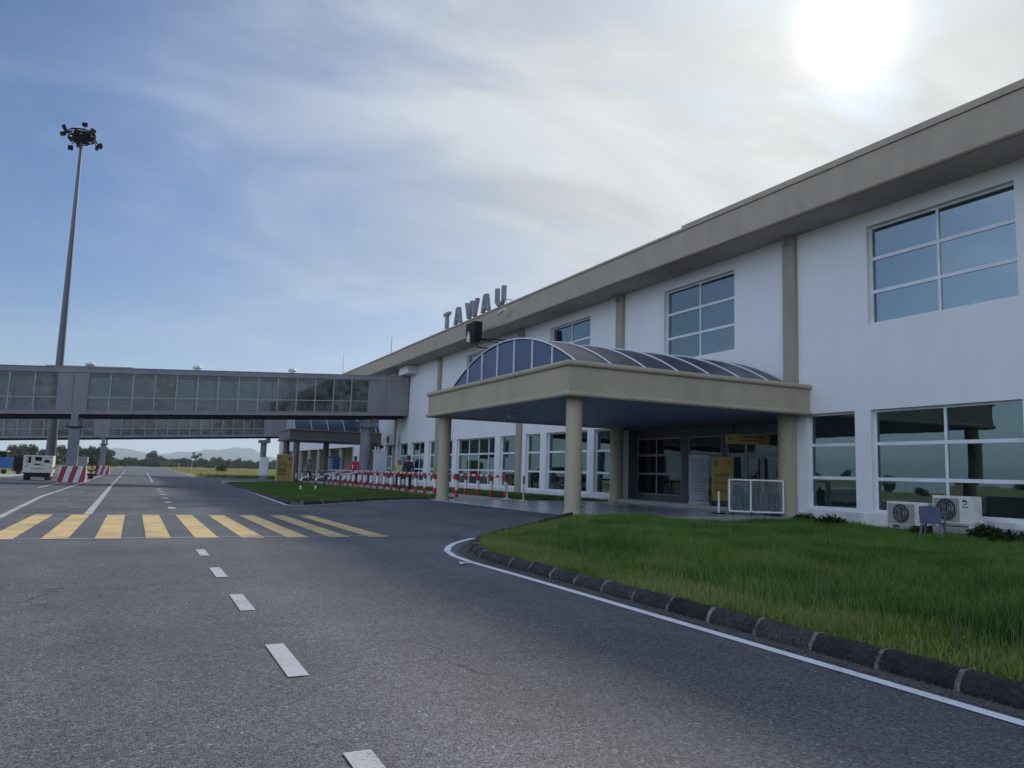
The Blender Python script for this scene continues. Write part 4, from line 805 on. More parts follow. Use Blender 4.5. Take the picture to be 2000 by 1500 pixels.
b = MB(); b.box(-.92, .92, -.04, .04, 2.52, 2.87); facing(b, 19.95, 21.4, FA-.12).build('panel', YEL, A, bev=.01)
b = MB(); b.box(-.62, -.59, -.01, .01, 2.87, 3.3); b.box(.59, .62, -.01, .01, 2.87, 3.3); facing(b, 19.95, 21.4, FA-.12).build('hanger', BLACK, A)
b = MB(); b.box(-.80, -.62, -.045, -.041, 2.685, 2.71); b.prism([(-.84, 2.697), (-.76, 2.76), (-.72, 2.76), (-.79, 2.697), (-.72, 2.635), (-.76, 2.635)], 'y', -.045, -.041)
rows(b, -.28, .42, 2.81, .075, 1, .1, -.041, 0); rows(b, -.45, .45, 2.67, .05, 1, .1, -.041, .1); facing(b, 19.95, 21.4, FA-.12).build('lettering', INK, A)
A = empty('information_board', (11.3, 66.6, -.1), 'large yellow information board with dark text rows at the far end of the island', 'sign')
b = MB(); b.box(-.62, .62, -.06, .06, .08, 2.2); facing(b, 11.3, 66.6, -.17).build('panel', YEL, A, bev=.02)
b = MB(); b.box(-.68, -.621, -.07, .07, -.25, 2.25); b.box(.621, .68, -.07, .07, -.25, 2.25); b.box(-.62, .62, -.07, .07, 2.201, 2.25); facing(b, 11.3, 66.6, -.17).build('frame', CREAM, A)
b = MB(); b.prism([(-.5, 1.9), (-.42, 2.02), (-.34, 1.9), (-.40, 1.9), (-.40, 1.78), (-.44, 1.78), (-.44, 1.9)], 'y', -.067, -.062); b.box(.3, .46, -.067, -.062, 1.82, 1.96)
rows(b, -.5, .1, 1.58, .07, 1, .1, -.062, 0); rows(b, -.5, .5, 1.42, .05, 1, .1, -.062, 0); rows(b, -.5, .5, 1.28, .05, 1, .1, -.062, 0); rows(b, -.5, .2, 1.09, .10, 2, .16, -.062, .1); rows(b, -.5, .15, .72, .07, 2, .13, -.062, .1)
facing(b, 11.3, 66.6, -.17).build('lettering', INK, A)
A = empty('white_board_cabinet', (16.9, 58, 0), 'tall plain white sheet metal panel standing between two posts by the bridge column', 'panel')
b = MB(); b.box(16.42, 17.38, 57.9, 58.15, .15, 2.62); b.build('panel', pm('pale_grey_sheet', (.50, .53, .56), (.42, .45, .48), .8, .5), A, bev=.02)
b = MB(); b.box(16.36, 17.44, 57.85, 58.2, 2.622, 2.70); b.build('cap', WHT, A)
for x in (16.6, 17.3): b = MB(); b.tube([(x, 58.3, 0), (x, 58.3, 3.0)], .04, 8); b.build('post', WHT, A)
# ---------------------------------------------------------------- mesh trolley
def make_cage():
    P0 = Vector((17.62, 19.92)); P2 = Vector((18.93, 18.88)); L_ = (P2-P0).length; a = math.atan2((P2-P0).y, (P2-P0).x); D = .55
    A = empty('mesh_trolley', (18.3, 19.4, .1), 'white framed wire mesh trolley holding green bundles beside the right canopy column', 'trolley')
    def fin(b): return facing(b, P0.x, P0.y, a)
    b = MB(); z0, z1, w = .22, 1.24, .045; sp = L_*.40
    for x in (0, sp, L_): b.box(x-w/2, x+w/2, -w/2, w/2, z0, z1)
    for x in (0, L_): b.box(x-w/2, x+w/2, D-w/2, D+w/2, z0, z1)
    for z in (z0, z1):
        for (x0, x1) in ((0, sp), (sp, L_)): b.box(x0+w/2, x1-w/2, -w/2+.001, w/2-.001, z-w/2, z+w/2)
        b.box(w/2, L_-w/2, D-w/2+.001, D+w/2-.001, z-w/2, z+w/2)
        for x in (0, L_): b.box(x-w/2+.001, x+w/2-.001, w/2, D-w/2, z-w/2, z+w/2)
    fin(b).build('frame', WHT, A)
    b = MB(); s = .052
    for k in range(1, int(L_/s)): b.box(k*s-.0035, k*s+.0035, -.0035, .0035, z0+.02, z1-.02); b.box(k*s-.0035, k*s+.0035, D-.003, D+.003, z0+.02, z1-.02)
    for k in range(1, int((z1-z0)/s)): b.box(0, L_, -.0105, -.0036, z0+k*s-.0035, z0+k*s+.0035); b.box(0, L_, D+.0036, D+.0105, z0+k*s-.0035, z0+k*s+.0035)
    fin(b).build('wire_mesh', pm('pale_wire', (.26, .28, .29), None, 4, .5), A)
    b = MB(); b.box(.02, L_-.02, .02, D-.02, z0-.01, z0+.015); fin(b).build('deck', STEEL, A)
    for x in (.1, L_*.42, L_*.68, L_-.1): b = MB(); b.tube([(x-.02, .05, .16), (x+.02, .05, .16)], .06, 12); b.box(x-.03, x+.03, .03, .07, .165, .22); fin(b).build('wheel', RUB, A)
    c1 = pm('green_plastic_wrap', (.02, .13, .08), (.03, .07, .06), 6, .35); c2 = pm('dark_blue_wrap', (.03, .05, .09), (.06, .09, .12), 6, .35)
    for i in range(9):
        x = .16+i*(L_-.32)/8; b = MB(); r = random.uniform(.07, .1); hh = random.uniform(.55, .82); b.tube([(x, .25+random.uniform(-.05, .1), z0+.02+t*hh) for t in (0, .05, .3, .6, .9, 1)], [r*.8, r, r*1.05, r*.9, r*.95, r*.5], 10)
        o = fin(b).build('trolley_bundle', c1 if i in (1, 2, 3, 5) else c2, None, smooth=True); tag(o, ('green' if i in (1, 2, 3, 5) else 'dark blue')+' wrapped bundle standing inside the wire mesh trolley', 'bundle', ('green' if i in (1, 2, 3, 5) else 'dark blue')+' bundles in the mesh trolley')
make_cage()
A = empty('fire_extinguisher_stand', (17.55, 20.35, .1), 'slim white pipe stand at the left of the mesh trolley', 'stand')
b = MB(); b.lathe(17.5, 20.3, [(.035, .14), (.035, .8), (.02, .84)], 10); b.build('pipe', WHT, A); b = MB(); b.box(17.35, 17.65, 20.15, 20.45, .1, .14); b.build('base', BLACK, A)
# ---------------------------------------------------------------- air conditioners, chair, block
def ac(name, label, x, y0, y1, z0, z1, kind):
    A = empty(name, (x, (y0+y1)/2, z0), label, 'air conditioner', 'air conditioner units'); d = .36; w = y1-y0; h_ = z1-z0
    b = MB(); b.box(x, x+d, y0, y1, z0, z1); b.build('casing', CREAM, A, bev=.012)
    cy = y1-w*.36; cz = (z0+z1)/2; r = h_*.40
    b = MB(); b.box(x-.012, x-.001, y1-w*.68, y1-w*.04, z0+h_*.06, z1-h_*.09); b.build('grille_panel', pm('dull_grille', (.30, .31, .30)), A)
    b = MB(); b.tube([(x-.02, cy, cz), (x-.0125, cy, cz)], r, 28); f = b.build('fan_opening', BLACK, A)
    b = MB()
    for k in range(11): yy = cy-r*.92+k*r*.184; hh = math.sqrt(max(0, r*r-(yy-cy)**2)); b.tube([(x-.028, yy, cz-hh), (x-.028, yy, cz+hh)], .0045, 4)
    for q in (.35, .7, 1.0): b.tube([(x-.03, cy+r*q*math.cos(t), cz+r*q*math.sin(t)) for t in np.linspace(0, 2*math.pi, 25)], .005, 4)
    b.build('fan_guard', STEEL, f)
    b = MB()
    for k in range(3):
        t = k*2.09+.5; b.add([(x-.023, cy, cz-.01), (x-.023, cy+r*.85*math.cos(t), cz+r*.85*math.sin(t)), (x-.021, cy+r*.8*math.cos(t+.8), cz+r*.8*math.sin(t+.8))], [(0, 1, 2)])
    b.build('fan_blade', pm('dark_fan', (.09, .09, .09)), f)
    b = MB(); ly = y0+w*.19
    if kind == 1:
        b.add([(x-.004, ly-.03, z1-h_*.16), (x-.004, ly+.025, z1-h_*.23), (x-.004, ly+.02, z1-h_*.14)], [(0, 1, 2)]); b.box(x-.004, x-.001, ly-.045, ly+.02, z1-h_*.33, z1-h_*.30)
    else:
        c = (ly, z1-h_*.22); b.prism([(c[0]+.065*math.cos(t), c[1]+.065*math.sin(t)) for t in np.linspace(.3, 5.5, 16)]+[(c[0]+.03*math.cos(t)-.01, c[1]+.03*math.sin(t)-.012) for t in np.linspace(5.5, .3, 16)], 'x', x-.004, x-.001)
        b.box(x-.004, x-.001, ly-.09, ly-.07, c[1]-.13, c[1]-.10)
        for q in range(5): b.box(x-.004, x-.001, ly-.06+q*.028, ly-.04+q*.028, c[1]-.13, c[1]-.10)
    b.build('emblem', INK, A)
    b = MB(); b.box(x+.05, x+.28, y0-.05, y0-.001, z0+h_*.08, z0+h_*.42); b.build('valve_cover', CREAM, A)
    b = MB(); b.tube([(x+.15, y0-.03, z0+.1), (x+.2, y0-.14, z0+.05), (x+.3, y0-.16, .2)], .02, 6); b.build('pipe', WHT, A)
    for yy in (y0+.1, y1-.1): b = MB(); b.box(x+.03, x+d-.03, yy-.04, yy+.04, z0-.08, z0-.001); b.build('foot', CREAM, A)
ac('air_conditioner', 'smaller cream air conditioner unit low against the wall, left of the chair', 18.85, 13.72, 14.98, .14, .77, 1)
ac('air_conditioner', 'larger white air conditioner unit with swirl emblem standing higher behind the chair', 18.6, 12.35, 13.42, .3, .985, 2)
b = MB(); b.box(18.4, 19.4, 11.0, 13.3, -.1, .22); b.box(18.9, 19.4, 8.6, 11.0, -.1, .34)
tag(b.build('concrete_block', CONC, bev=.02), 'rough concrete slab carrying the white air conditioner unit', 'slab')
A = empty('air_conditioner', (19.2, 62.8, 3.3), 'boxy wall air conditioner high beside the pipe beneath the bridge', 'air conditioner', 'air conditioner units')
b = MB(); b.box(18.9, 19.3, 62.2, 63.4, 3.3, 4.15); b.build('casing', CREAM, A, bev=.02); b = MB(); b.tube([(18.88, 62.75, 3.72), (18.899, 62.75, 3.72)], .3, 16); b.build('fan_opening', BLACK, A)
b = MB(); b.box(18.9, 19.68, 62.3, 62.36, 3.2, 3.29); b.box(18.9, 19.68, 63.2, 63.26, 3.2, 3.29); b.build('bracket', STEEL, A)
def chair():
    A = empty('plastic_chair', (17.25, 12.5, -.06), 'blue grey plastic monobloc chair in the grass before the air conditioner', 'chair')
    PL = pm('blue_grey_plastic', (.10, .11, .19), (.13, .14, .22), 4, .4)
    def fin(b, n): facing(b, 17.25, 12.45, math.radians(112)); return b.build(n, PL, A, bev=.006)
    z = -.05; b = MB(); b.box(-.22, .22, -.2, .2, z+.38, z+.405); fin(b, 'seat')
    for sx in (-1, 1):
        for sy in (-1, 1): b = MB(); b.bar((sx*.19, sy*.17, z+.38), (sx*.25, sy*.24, z-.02), .05, .035); fin(b, 'leg')
        b = MB(); b.tube([(sx*.21, -.17, z+.4), (sx*.26, -.19, z+.60), (sx*.26, .02, z+.62), (sx*.24, .22, z+.64)], .022, 6); fin(b, 'armrest')
    b = MB()
    n = 9
    for k in range(n):
        t0, t1 = -.23+.46*k/n, -.23+.46*(k+1)/n; zt = lambda t: z+.80-.55*t*t
        if k % 2 == 0 or True: b.add([(t0, .2, z+.40), (t1, .2, z+.40), (t1, .30-.8*t1*t1, zt(t1)), (t0, .30-.8*t0*t0, zt(t0)), (t0, .22, z+.40), (t1, .22, z+.40), (t1, .32-.8*t1*t1, zt(t1)), (t0, .32-.8*t0*t0, zt(t0))], [(0, 1, 2, 3), (7, 6, 5, 4), (2, 6, 7, 3)])
    fin(b, 'backrest')
chair()
# weeds at the wall foot
def leafy(name, label, x, y, z, R, H_, n, mat, cat='plant', group=None, leaf=.10, stems=6):
    A = empty(name, (x, y, z), label, cat, group); b = MB()
    for k in range(stems): t = random.uniform(0, 6.28); q = random.uniform(.2, .7)*R; b.tube([(x, y, z), (x+q*.5*math.cos(t), y+q*.5*math.sin(t), z+H_*.5), (x+q*math.cos(t), y+q*math.sin(t), z+H_*.85)], [.01, .007, .003], 4)
    b.build('stem', pm('weed_stem', (.05, .05, .03)), A); b = MB()
    for k in range(n):
        t = random.uniform(0, 6.28); r = R*math.sqrt(random.random()); hz = H_*random.random()**.7*(1-.5*(r/R)**2); c = Vector((x+r*math.cos(t), y+r*math.sin(t), z+hz)); d = Vector((random.gauss(0, 1), random.gauss(0, 1), random.gauss(.2, .6))).normalized(); s = leaf*random.uniform(.6, 1.3); a = d.cross(Vector((0, 0, 1))).normalized()*s*.35
        b.add([c, c+d*s*.5+a, c+d*s, c+d*s*.5-a], [(0, 1, 2, 3)])
    b.build('foliage', mat, A, recalc=False)
WEED = grass_mat('weed_leaves', [(.012, .03, .008), (.03, .06, .015), (.05, .08, .02)])
for x, y, R, H_, n, lb in ((18.9, 17.0, .45, .28, 350, 'low dark weed clump at the wall foot by the right canopy column'), (19.0, 18.1, .35, .3, 220, 'small weed tuft right beside the base of the right canopy column'), (17.6, 11.4, .4, .42, 330, 'ragged leafy weed in front of the concrete slab'), (17.6, 9.7, .5, .6, 420, 'tall leafy weed at the right edge of the picture'), (18.5, 13.6, .35, .25, 200, 'thin weeds under the smaller air conditioner'), (17.3, 10.7, .4, .35, 220, 'low weed tuft between the two tall weeds by the slab')):
    leafy('weed', lb, x, y, -.05, R, H_, int(n*2.6), WEED, 'plant', 'weeds along the wall foot')
b = MB(); b.add([(3.93, 9.55, .012), (4.03, 9.60, .02), (4.08, 9.72, .012), (3.97, 9.70, .03)], [(0, 1, 2, 3)]); b.add([(4.05, 9.62, .011), (4.12, 9.68, .02), (4.09, 9.73, .012)], [(0, 1, 2)])
tag(b.build('paper_scrap', WHT), 'scrap of white paper lying on the asphalt by the kerb corner', 'litter')
# ---------------------------------------------------------------- people
def skin_obj(name, verts, edges, radii, mat, parent, root=0, sub=2):
    me = bpy.data.meshes.new(name); me.from_pydata(verts, edges, []); o = bpy.data.objects.new(name, me); COL.objects.link(o); o.parent = parent; me.materials.append(mat)
    md = o.modifiers.new('skin', 'SKIN'); md.use_smooth_shade = True
    for i, r in enumerate(radii):
        sv = me.skin_vertices[0].data[i]; sv.radius = (r, r) if not isinstance(r, tuple) else r; sv.use_root = (i == root)
    o.modifiers.new('sub', 'SUBSURF').levels = sub; o.modifiers['sub'].render_levels = sub; return o
def person(loc, h, ang, label, skin, hair, top, bottom, arms='down', stride=.12, longhair=False, group=None, extra=None):
    A = empty('person', loc, label, 'person', group, rz=ang); k = h/1.75
    def V(x, y, z): return (x*k, y*k, z*k)      # the figure faces -y
    ua = {'down': [V(-.17, 0, 1.40), V(-.225, .03, 1.14), V(-.235, -.04, .90), V(-.23, -.07, .80)], 'bent': [V(-.20, 0, 1.42), V(-.28, .05, 1.16), V(-.20, -.20, 1.08), V(-.13, -.27, 1.10)]}[arms]
    ub = [(-x, y, z) for x, y, z in ua]
    s = stride
    vs = [V(0, 0, .95), V(0, 0, 1.12), V(0, .01, 1.34), V(0, .01, 1.47), V(0, 0, 1.55), V(0, -.015, 1.63), V(0, -.005, 1.72)]
    L1 = [V(-.10, 0, .90), V(-.11, -s*.5, .50), V(-.11, -s*.3, .10), V(-.12, -s*.3-.13, .04)]; L2 = [V(.10, 0, .90), V(.11, s*.3, .50), V(.11, s*.9, .11), V(.12, s*.9-.12, .04)]
    i0 = len(vs); vs += L1+L2+ua+ub
    ed = [(0, 1), (1, 2), (2, 3), (3, 4), (4, 5), (5, 6), (0, i0), (i0, i0+1), (i0+1, i0+2), (i0+2, i0+3), (0, i0+4), (i0+4, i0+5), (i0+5, i0+6), (i0+6, i0+7), (2, i0+8), (i0+8, i0+9), (i0+9, i0+10), (i0+10, i0+11), (2, i0+12), (i0+12, i0+13), (i0+13, i0+14), (i0+14, i0+15)]
    R = [r*k for r in (.12, .115, .13, .055, .062, .098, .075, .085, .06, .042, .035, .085, .06, .042, .035, .055, .04, .03, .025, .055, .04, .03, .025)]
    skin_obj('body', vs, ed, R, skin, A)
    b0 = [V(0, .0, .93), V(0, 0, 1.12), V(0, .01, 1.34), V(0, .01, 1.46)]; sl1 = ua[:2]+[tuple(np.array(ua[1])*.4+np.array(ua[2])*.6)]; sl2 = ub[:2]+[tuple(np.array(ub[1])*.4+np.array(ub[2])*.6)]
    skin_obj('shirt', b0+sl1+sl2, [(0, 1), (1, 2), (2, 3), (2, 4), (4, 5), (5, 6), (2, 7), (7, 8), (8, 9)], [r*k for r in (.165, .16, .165, .07, .075, .062, .05, .075, .062, .05)], top, A)
    skin_obj('trousers', [V(0, 0, .98)]+L1[:3]+L2[:3], [(0, 1), (1, 2), (2, 3), (0, 4), (4, 5), (5, 6)], [r*k for r in (.135, .11, .08, .062, .11, .08, .062)], bottom, A)
    for L in (L1, L2): skin_obj('shoe', [L[2], L[3]], [(0, 1)], [.05*k, .042*k], BLACK, A)
    hv = [V(0, .022, 1.655), V(0, .01, 1.70)]+([V(0, .06, 1.58), V(0, .07, 1.45)] if longhair else [V(0, .045, 1.60)]); he = [(0, 1), (0, 2)]+([(2, 3)] if longhair else [])
    skin_obj('hair', hv, he, [.094*k, .045*k, .072*k]+([.06*k] if longhair else []), hair, A)
    b = MB(); off = A.location; m = MB(); m.add([V(-.035, -.108, 1.655), V(-.015, -.112, 1.655), V(-.025, -.112, 1.665), V(.035, -.108, 1.655), V(.015, -.112, 1.655), V(.025, -.112, 1.665), V(-.02, -.108, 1.59), V(.02, -.108, 1.59), V(0, -.113, 1.597)], [(0, 1, 2), (3, 4, 5), (6, 7, 8)])
    m.v = [(x+off.x, y+off.y, z+off.z) for x, y, z in m.v]; m.build('face_features', INK, A)
    if extra: extra(A, k, V)
    return A
SK = pm('tan_skin', (.30, .17, .10), None, 5, .5); HB = pm('black_hair', (.012, .010, .010), None, 5, .6); NAVY = pm('black_navy_cloth', (.012, .014, .022), None, 5, .8); REDC = pm('red_sports_cloth', (.42, .015, .03), (.3, .01, .02), 5, .7)
DK = pm('dark_trouser_cloth', (.02, .02, .025), None, 5, .8); PINK = pm('dusty_pink_cloth', (.22, .17, .18), None, 5, .8); HIV = pm('yellow_vest_cloth', (.34, .36, .05), (.25, .27, .05), 5, .6); SCARF = pm('brown_headscarf', (.10, .06, .06), None, 5, .8)
person((13.65, 41.2, .1), 1.93, math.radians(170), 'man in black long shirt walking away behind the red and white barrier', SK, HB, NAVY, DK)
def vest(A, k, V):
    b = MB(); off = A.location
    for sx in (-1, 1):
        for f in (-1, 1): b.add([tuple(np.array(V(sx*.085-.025, f*.185, 1.02))+np.array(off)), tuple(np.array(V(sx*.085+.025, f*.185, 1.02))+np.array(off)), tuple(np.array(V(sx*.085+.02, f*.15, 1.45))+np.array(off)), tuple(np.array(V(sx*.085-.02, f*.15, 1.45))+np.array(off))], [(0, 1, 2, 3)])
    b.build('reflective_stripe', CREAM, A)
person((13.75, 43.2, .1), 1.68, math.radians(-20), 'woman in yellow safety vest and brown headscarf beside the man in black', SK, SCARF, HIV, DK, arms='bent', longhair=True, extra=vest)
def panels(A, k, V):
    b = MB(); off = np.array(A.location)
    for sx in (-1, 1): b.add([tuple(np.array(V(sx*.175, .06, 1.0))+off), tuple(np.array(V(sx*.14, .13, 1.02))+off), tuple(np.array(V(sx*.15, .15, 1.22))+off), tuple(np.array(V(sx*.2, .09, 1.25))+off)], [(0, 1, 2, 3)])
    b.build('white_side_panel', WHT, A)
person((13.35, 51.6, .1), 1.95, math.radians(172), 'person in red sports shirt with white side panels walking away near the bridge column', SK, HB, REDC, DK, extra=panels)
person((13.3, 66.6, .0), 1.9, math.radians(175), 'distant person in dusty pink top standing under the far canopy', SK, HB, PINK, DK)
# blue portable booth
A = empty('blue_booth', (15.5, 68.6, -.1), 'dark blue open framed booth under the far canopy', 'booth')
b = MB(); b.box(15.1, 15.2, 68.2, 68.3, -.1, 2.1); b.box(16.2, 16.3, 68.2, 68.3, -.1, 2.1); b.box(15.1, 16.3, 68.2, 68.3, 2.1, 2.25); b.build('frame', BLUEP, A)
b = MB(); b.box(15.7, 16.2, 68.32, 69.2, -.1, 2.08); b.build('panel', BLUEP, A)
# ---------------------------------------------------------------- apron vehicles
def gpu():
    A = empty('ground_power_unit', (-6.1, 64.5, -.3), 'cream boxy ground power unit on small wheels with an open side door', 'generator trailer')
    x0, x1, y0, y1, z0, z1 = -7.0, -5.25, 64.0, 66.6, .28, 1.5; b = MB(); b.box(x0, x1, y0, y1, z0, z1); b.build('housing', CREAM, A, bev=.03)
    b = MB(); b.box(x0-.05, x1+.05, y0-.04, y0+.1, z0-.08, z0-.001); b.box(x0+.1, x1-.1, y0, y1, -.02, z0-.081); b.build('chassis', BLACK, A)
    for x in (x0+.2, x1-.25): 
        for y in (y0+.25, y1-.4):
            b = MB(); b.tube([(x-.1, y, -.02), (x+.1, y, -.02)], .26, 18); w = b.build('wheel', RUB, A); b = MB(); b.tube([(x-.105, y, -.02), (x+.105, y, -.02)], .12, 12); b.build('hub', STEEL, w)
    F = y0-.012
    for (a, c, d, e, nm) in ((.30, .47, .95, 1.4, 'louvre'), (.72, 1.12, 1.12, 1.4, 'radiator_grille'), (1.28, 1.6, 1.0, 1.2, 'control_panel'), (.68, 1.08, .82, .92, 'louvre')):
        b = MB(); b.box(x0+a, x0+c, F, y0-.001, d, e); b.build(nm, BLACK, A)
    for (a, d) in ((.17, 1.37), (.17, 1.05), (.17, .68), (1.62, 1.35), (1.62, .95), (1.62, .62), (1.15, .8)): b = MB(); b.box(x0+a, x0+a+.1, F, y0-.001, d, d+.05); b.build('latch', BLACK, A)
    b = MB(); b.box(x0+.5, x0+1.3, F-.01, y0-.001, .55, .6); b.build('trim_strip', STEEL, A)
    b = MB(); b.box(x1+.03, x1+.09, y0-.55, y0+.5, .05, 1.5); d = b.build('side_door', CREAM, A, bev=.01); b = MB(); b.box(x1+.091, x1+.1, y0-.4, y0-.05, .35, .62); b.build('vent', BLACK, d)
    b = MB(); b.tube([(x1+.3, y0+.2, 1.5), (x1+.3, y0+.2, 1.75)], .05, 8); b.tube([(-6.3, 65, 1.5), (-6.3, 65, 1.72)], .05, 8); b.build('exhaust', STEEL, A)
    b = MB(); b.tube([(x1+.1, y0+.3, .6), (x1+.35, y0+.2, .9), (x1+.6, y0+.2, .95)], .05, 6); b.tube([(x1, y0, -.0), (x1+.9, y0-.2, .0)], .04, 6); b.build('tow_bar', STEEL, A)
gpu()
A = empty('baggage_cart', (-12.5, 98, -.4), 'blue baggage cart with dark lattice sides at the left edge', 'cart')
b = MB(); b.box(-15.4, -11.55, 96.5, 98.2, .2, 1.35); b.build('blue_body', BLUEP, A, bev=.04)
b = MB(); b.box(-15.4, -12.0, 96.6, 98.1, 1.95, 2.05); b.build('roof_panel', CREAM, A); b = MB(); b.box(-15.3, -12.1, 96.8, 98.0, 1.36, 1.95); b.build('cab', BLACK, A)
b = MB()
for k in range(8): b.box(-11.5+k*.13, -11.46+k*.13, 96.5, 96.55, -.0, 1.5)
for k in range(6): b.box(-11.5, -10.55, 96.56, 96.61, .1+k*.26, .15+k*.26)
b.box(-11.5, -10.5, 96.5, 98.2, -.05, .05); b.box(-11.5, -10.55, 97.9, 97.95, .05, 1.5); b.build('lattice', BLACK, A)
for x in (-14.8, -12.2, -10.9): b = MB(); b.tube([(x, 96.45, -.15), (x, 96.6, -.15)], .26, 14); b.build('wheel', RUB, A)
A = empty('hose_cart', (-3.9, 75, -.3), 'grey box cart with a hose reel half hidden behind the near pier', 'cart')
b = MB(); b.box(-5.1, -3.55, 74.6, 76.2, .15, 1.55); b.build('box', pm('light_grey_metal', (.35, .36, .37)), A, bev=.03)
b = MB(); b.tube([(-3.2+.0, 75+.0+.38*math.cos(t)*0, .75) if False else (-3.2+.38*math.cos(t), 75.0, .75+.38*math.sin(t)) for t in np.linspace(0, 6.283, 21)], .06, 6); b.tube([(-3.2, 75, .0), (-3.2, 75, 1.1)], .04, 6); b.build('hose_reel', BLACK, A)
b = MB(); b.box(-5.1, -2.8, 74.8, 76, -.0, .14); b.build('deck', BLACK, A)
for x in (-4.8, -3.2): b = MB(); b.tube([(x, 74.6, -.12), (x, 74.78, -.12)], .2, 14); b.build('wheel', RUB, A)
# things beyond the far bridge: white cabinet
A = empty('equipment_cabinet', (15.5, 108, -.4), 'pale equipment cabinet beside the far bridge column', 'cabinet')
b = MB(); b.box(14.6, 15.6, 104, 105, .0, 2.4); b.build('body', CREAM, A, bev=.03); b = MB(); b.box(14.7, 15.5, 103.97, 103.999, .2, 2.2); b.build('door', WHT, A); b = MB(); b.box(14.7, 15.5, 104.1, 104.9, -.4, -.001); b.build('base', CONC, A)
# ---------------------------------------------------------------- trees
TC = grass_mat('tree_leaves', [(.012, .026, .010), (.024, .046, .016), (.040, .066, .022), (.060, .085, .030)])
TC2 = grass_mat('bright_tree_leaves', [(.03, .055, .015), (.055, .09, .025), (.085, .12, .035)])
BARK = pm('bark', (.09, .075, .06), None, 2, .9)
def tree_proto(kind, H_, R, nleaf, mat, seed):
    rr = random.Random(seed); root = bpy.data.objects.new('tree', None); COL.objects.link(root)
    tb = MB(); th = H_*(.55 if kind == 'tall' else .3)
    tb.tube([(0, 0, -1), (rr.uniform(-.2, .2), 0, th*.6), (rr.uniform(-.4, .4), rr.uniform(-.4, .4), th+H_*.15)], [H_*.035, H_*.025, H_*.012], 6); cl = []
    nb = {'tall': 7, 'round': 14, 'bush': 12}[kind]
    for i in range(nb):
        t = rr.uniform(0, 6.28); q = R*rr.uniform(.1, .75); zz = H_*(rr.uniform(.62, .92) if kind == 'tall' else rr.uniform(.28, .85) if kind == 'round' else rr.uniform(.15, .7))
        if kind != 'tall': q *= 1.15-.5*(zz/H_)
        c = (q*math.cos(t), q*math.sin(t), zz); cl.append((c, R*rr.uniform(.28, .5))); tb.tube([(0, 0, th*.7), (c[0]*.6, c[1]*.6, (th+zz)/2), c], [H_*.014, H_*.009, H_*.004], 4)
    tb.build('trunk', BARK, root)
    b = MB(); per = nleaf//nb; s0 = R*.15
    for c, r in cl:
        for k in range(per):
            d = Vector((rr.gauss(0, 1), rr.gauss(0, 1), rr.gauss(0, 1))).normalized(); p = Vector(c)+Vector((d.x, d.y, d.z*.75))*r*rr.uniform(.55, 1.12); n = (d+Vector((rr.gauss(0, .5), rr.gauss(0, .5), rr.gauss(0, .5)))).normalized()
            a = n.cross(Vector((0, 0, 1))); a = a.normalized() if a.length > .01 else Vector((1, 0, 0)); e = a.cross(n); s = s0*rr.uniform(.5, 1.3); b.add([p-a*s*.5, p-e*s*.35, p+a*s*.5, p+e*s*.5], [(0, 1, 2, 3)])
    b.build('crown', mat, root, recalc=False); return root
protos = [tree_proto('round', 10, 5, 2200, TC, 1), tree_proto('round', 9, 6, 2200, TC, 2), tree_proto('bush', 7, 5, 2000, TC, 3), tree_proto('bush', 6, 6, 2000, TC2, 4), tree_proto('tall', 14, 4.5, 1300, TC, 5), tree_proto('round', 12, 5.5, 2200, TC, 6)]
used = set()
def put_tree(i, x, y, s, label, group, cat='tree', name='broadleaf_tree', sz=1.0):
    o = protos[i] if i not in used else copy_tree(protos[i]); used.add(i)
    o.name = name; o.location = (x, y, zg(0, y)-.1); o.scale = (s, s, s*sz); o.rotation_euler = (0, 0, random.uniform(0, 6.28)); tag(o, label, cat, group); return o
put_tree(4, .0664*760, 760, 1.02, 'tall lone tree rising above the distant tree line right of the road', None)
put_tree(5, .0192*740, 740, 1.12, 'broad high-topped tree standing above the tree line where the road vanishes', None, sz=1.05)
for k in range(56):      # the far line, right of the road
    az = -.012+.175*(k+random.uniform(-.3, .3))/56; d = random.uniform(700, 900)
    if 560 > 0: put_tree(random.choice([0, 1, 2, 5, 0, 1]), az*d, d, random.uniform(.62, .92), 'dark green tree in the distant tree line behind the dry field', 'trees of the distant tree line')
for k in range(14): d = random.uniform(620, 690); put_tree(random.choice([2, 3]), (-.005+.05*k/14)*d, d, random.uniform(.6, .85), 'low green bush in front of the distant tree line where the road ends', 'bushes before the distant tree line', 'bush', 'bush')
for k in range(34):      # nearer trees on the left
    az = -.165+.155*(k+random.uniform(-.3, .3))/34; d = random.uniform(430, 540); el = np.interp(az, [-.165, -.13, -.11, -.09, -.06, -.04, -.015, 0], [.006, .007, .0125, .0125, .013, .0165, .008, .005])
    put_tree(random.choice([0, 1, 2, 5]), az*d, d, (el*d+2.9)/9.5*random.uniform(.85, 1.08), 'green tree in the tree belt left of the road', 'trees of the left tree belt')
for k in range(22): d = random.uniform(330, 400); put_tree(random.choice([3, 3, 2]), (-.15+.135*k/22)*d, d, random.uniform(.45, .7), 'bright green bush at the foot of the left tree belt', 'bushes of the left tree belt', 'bush', 'bush')
put_tree(3, .0945*205, 205, .26, 'small lone shrub in the dry field right of the road', None, 'bush', 'shrub', 1.6)
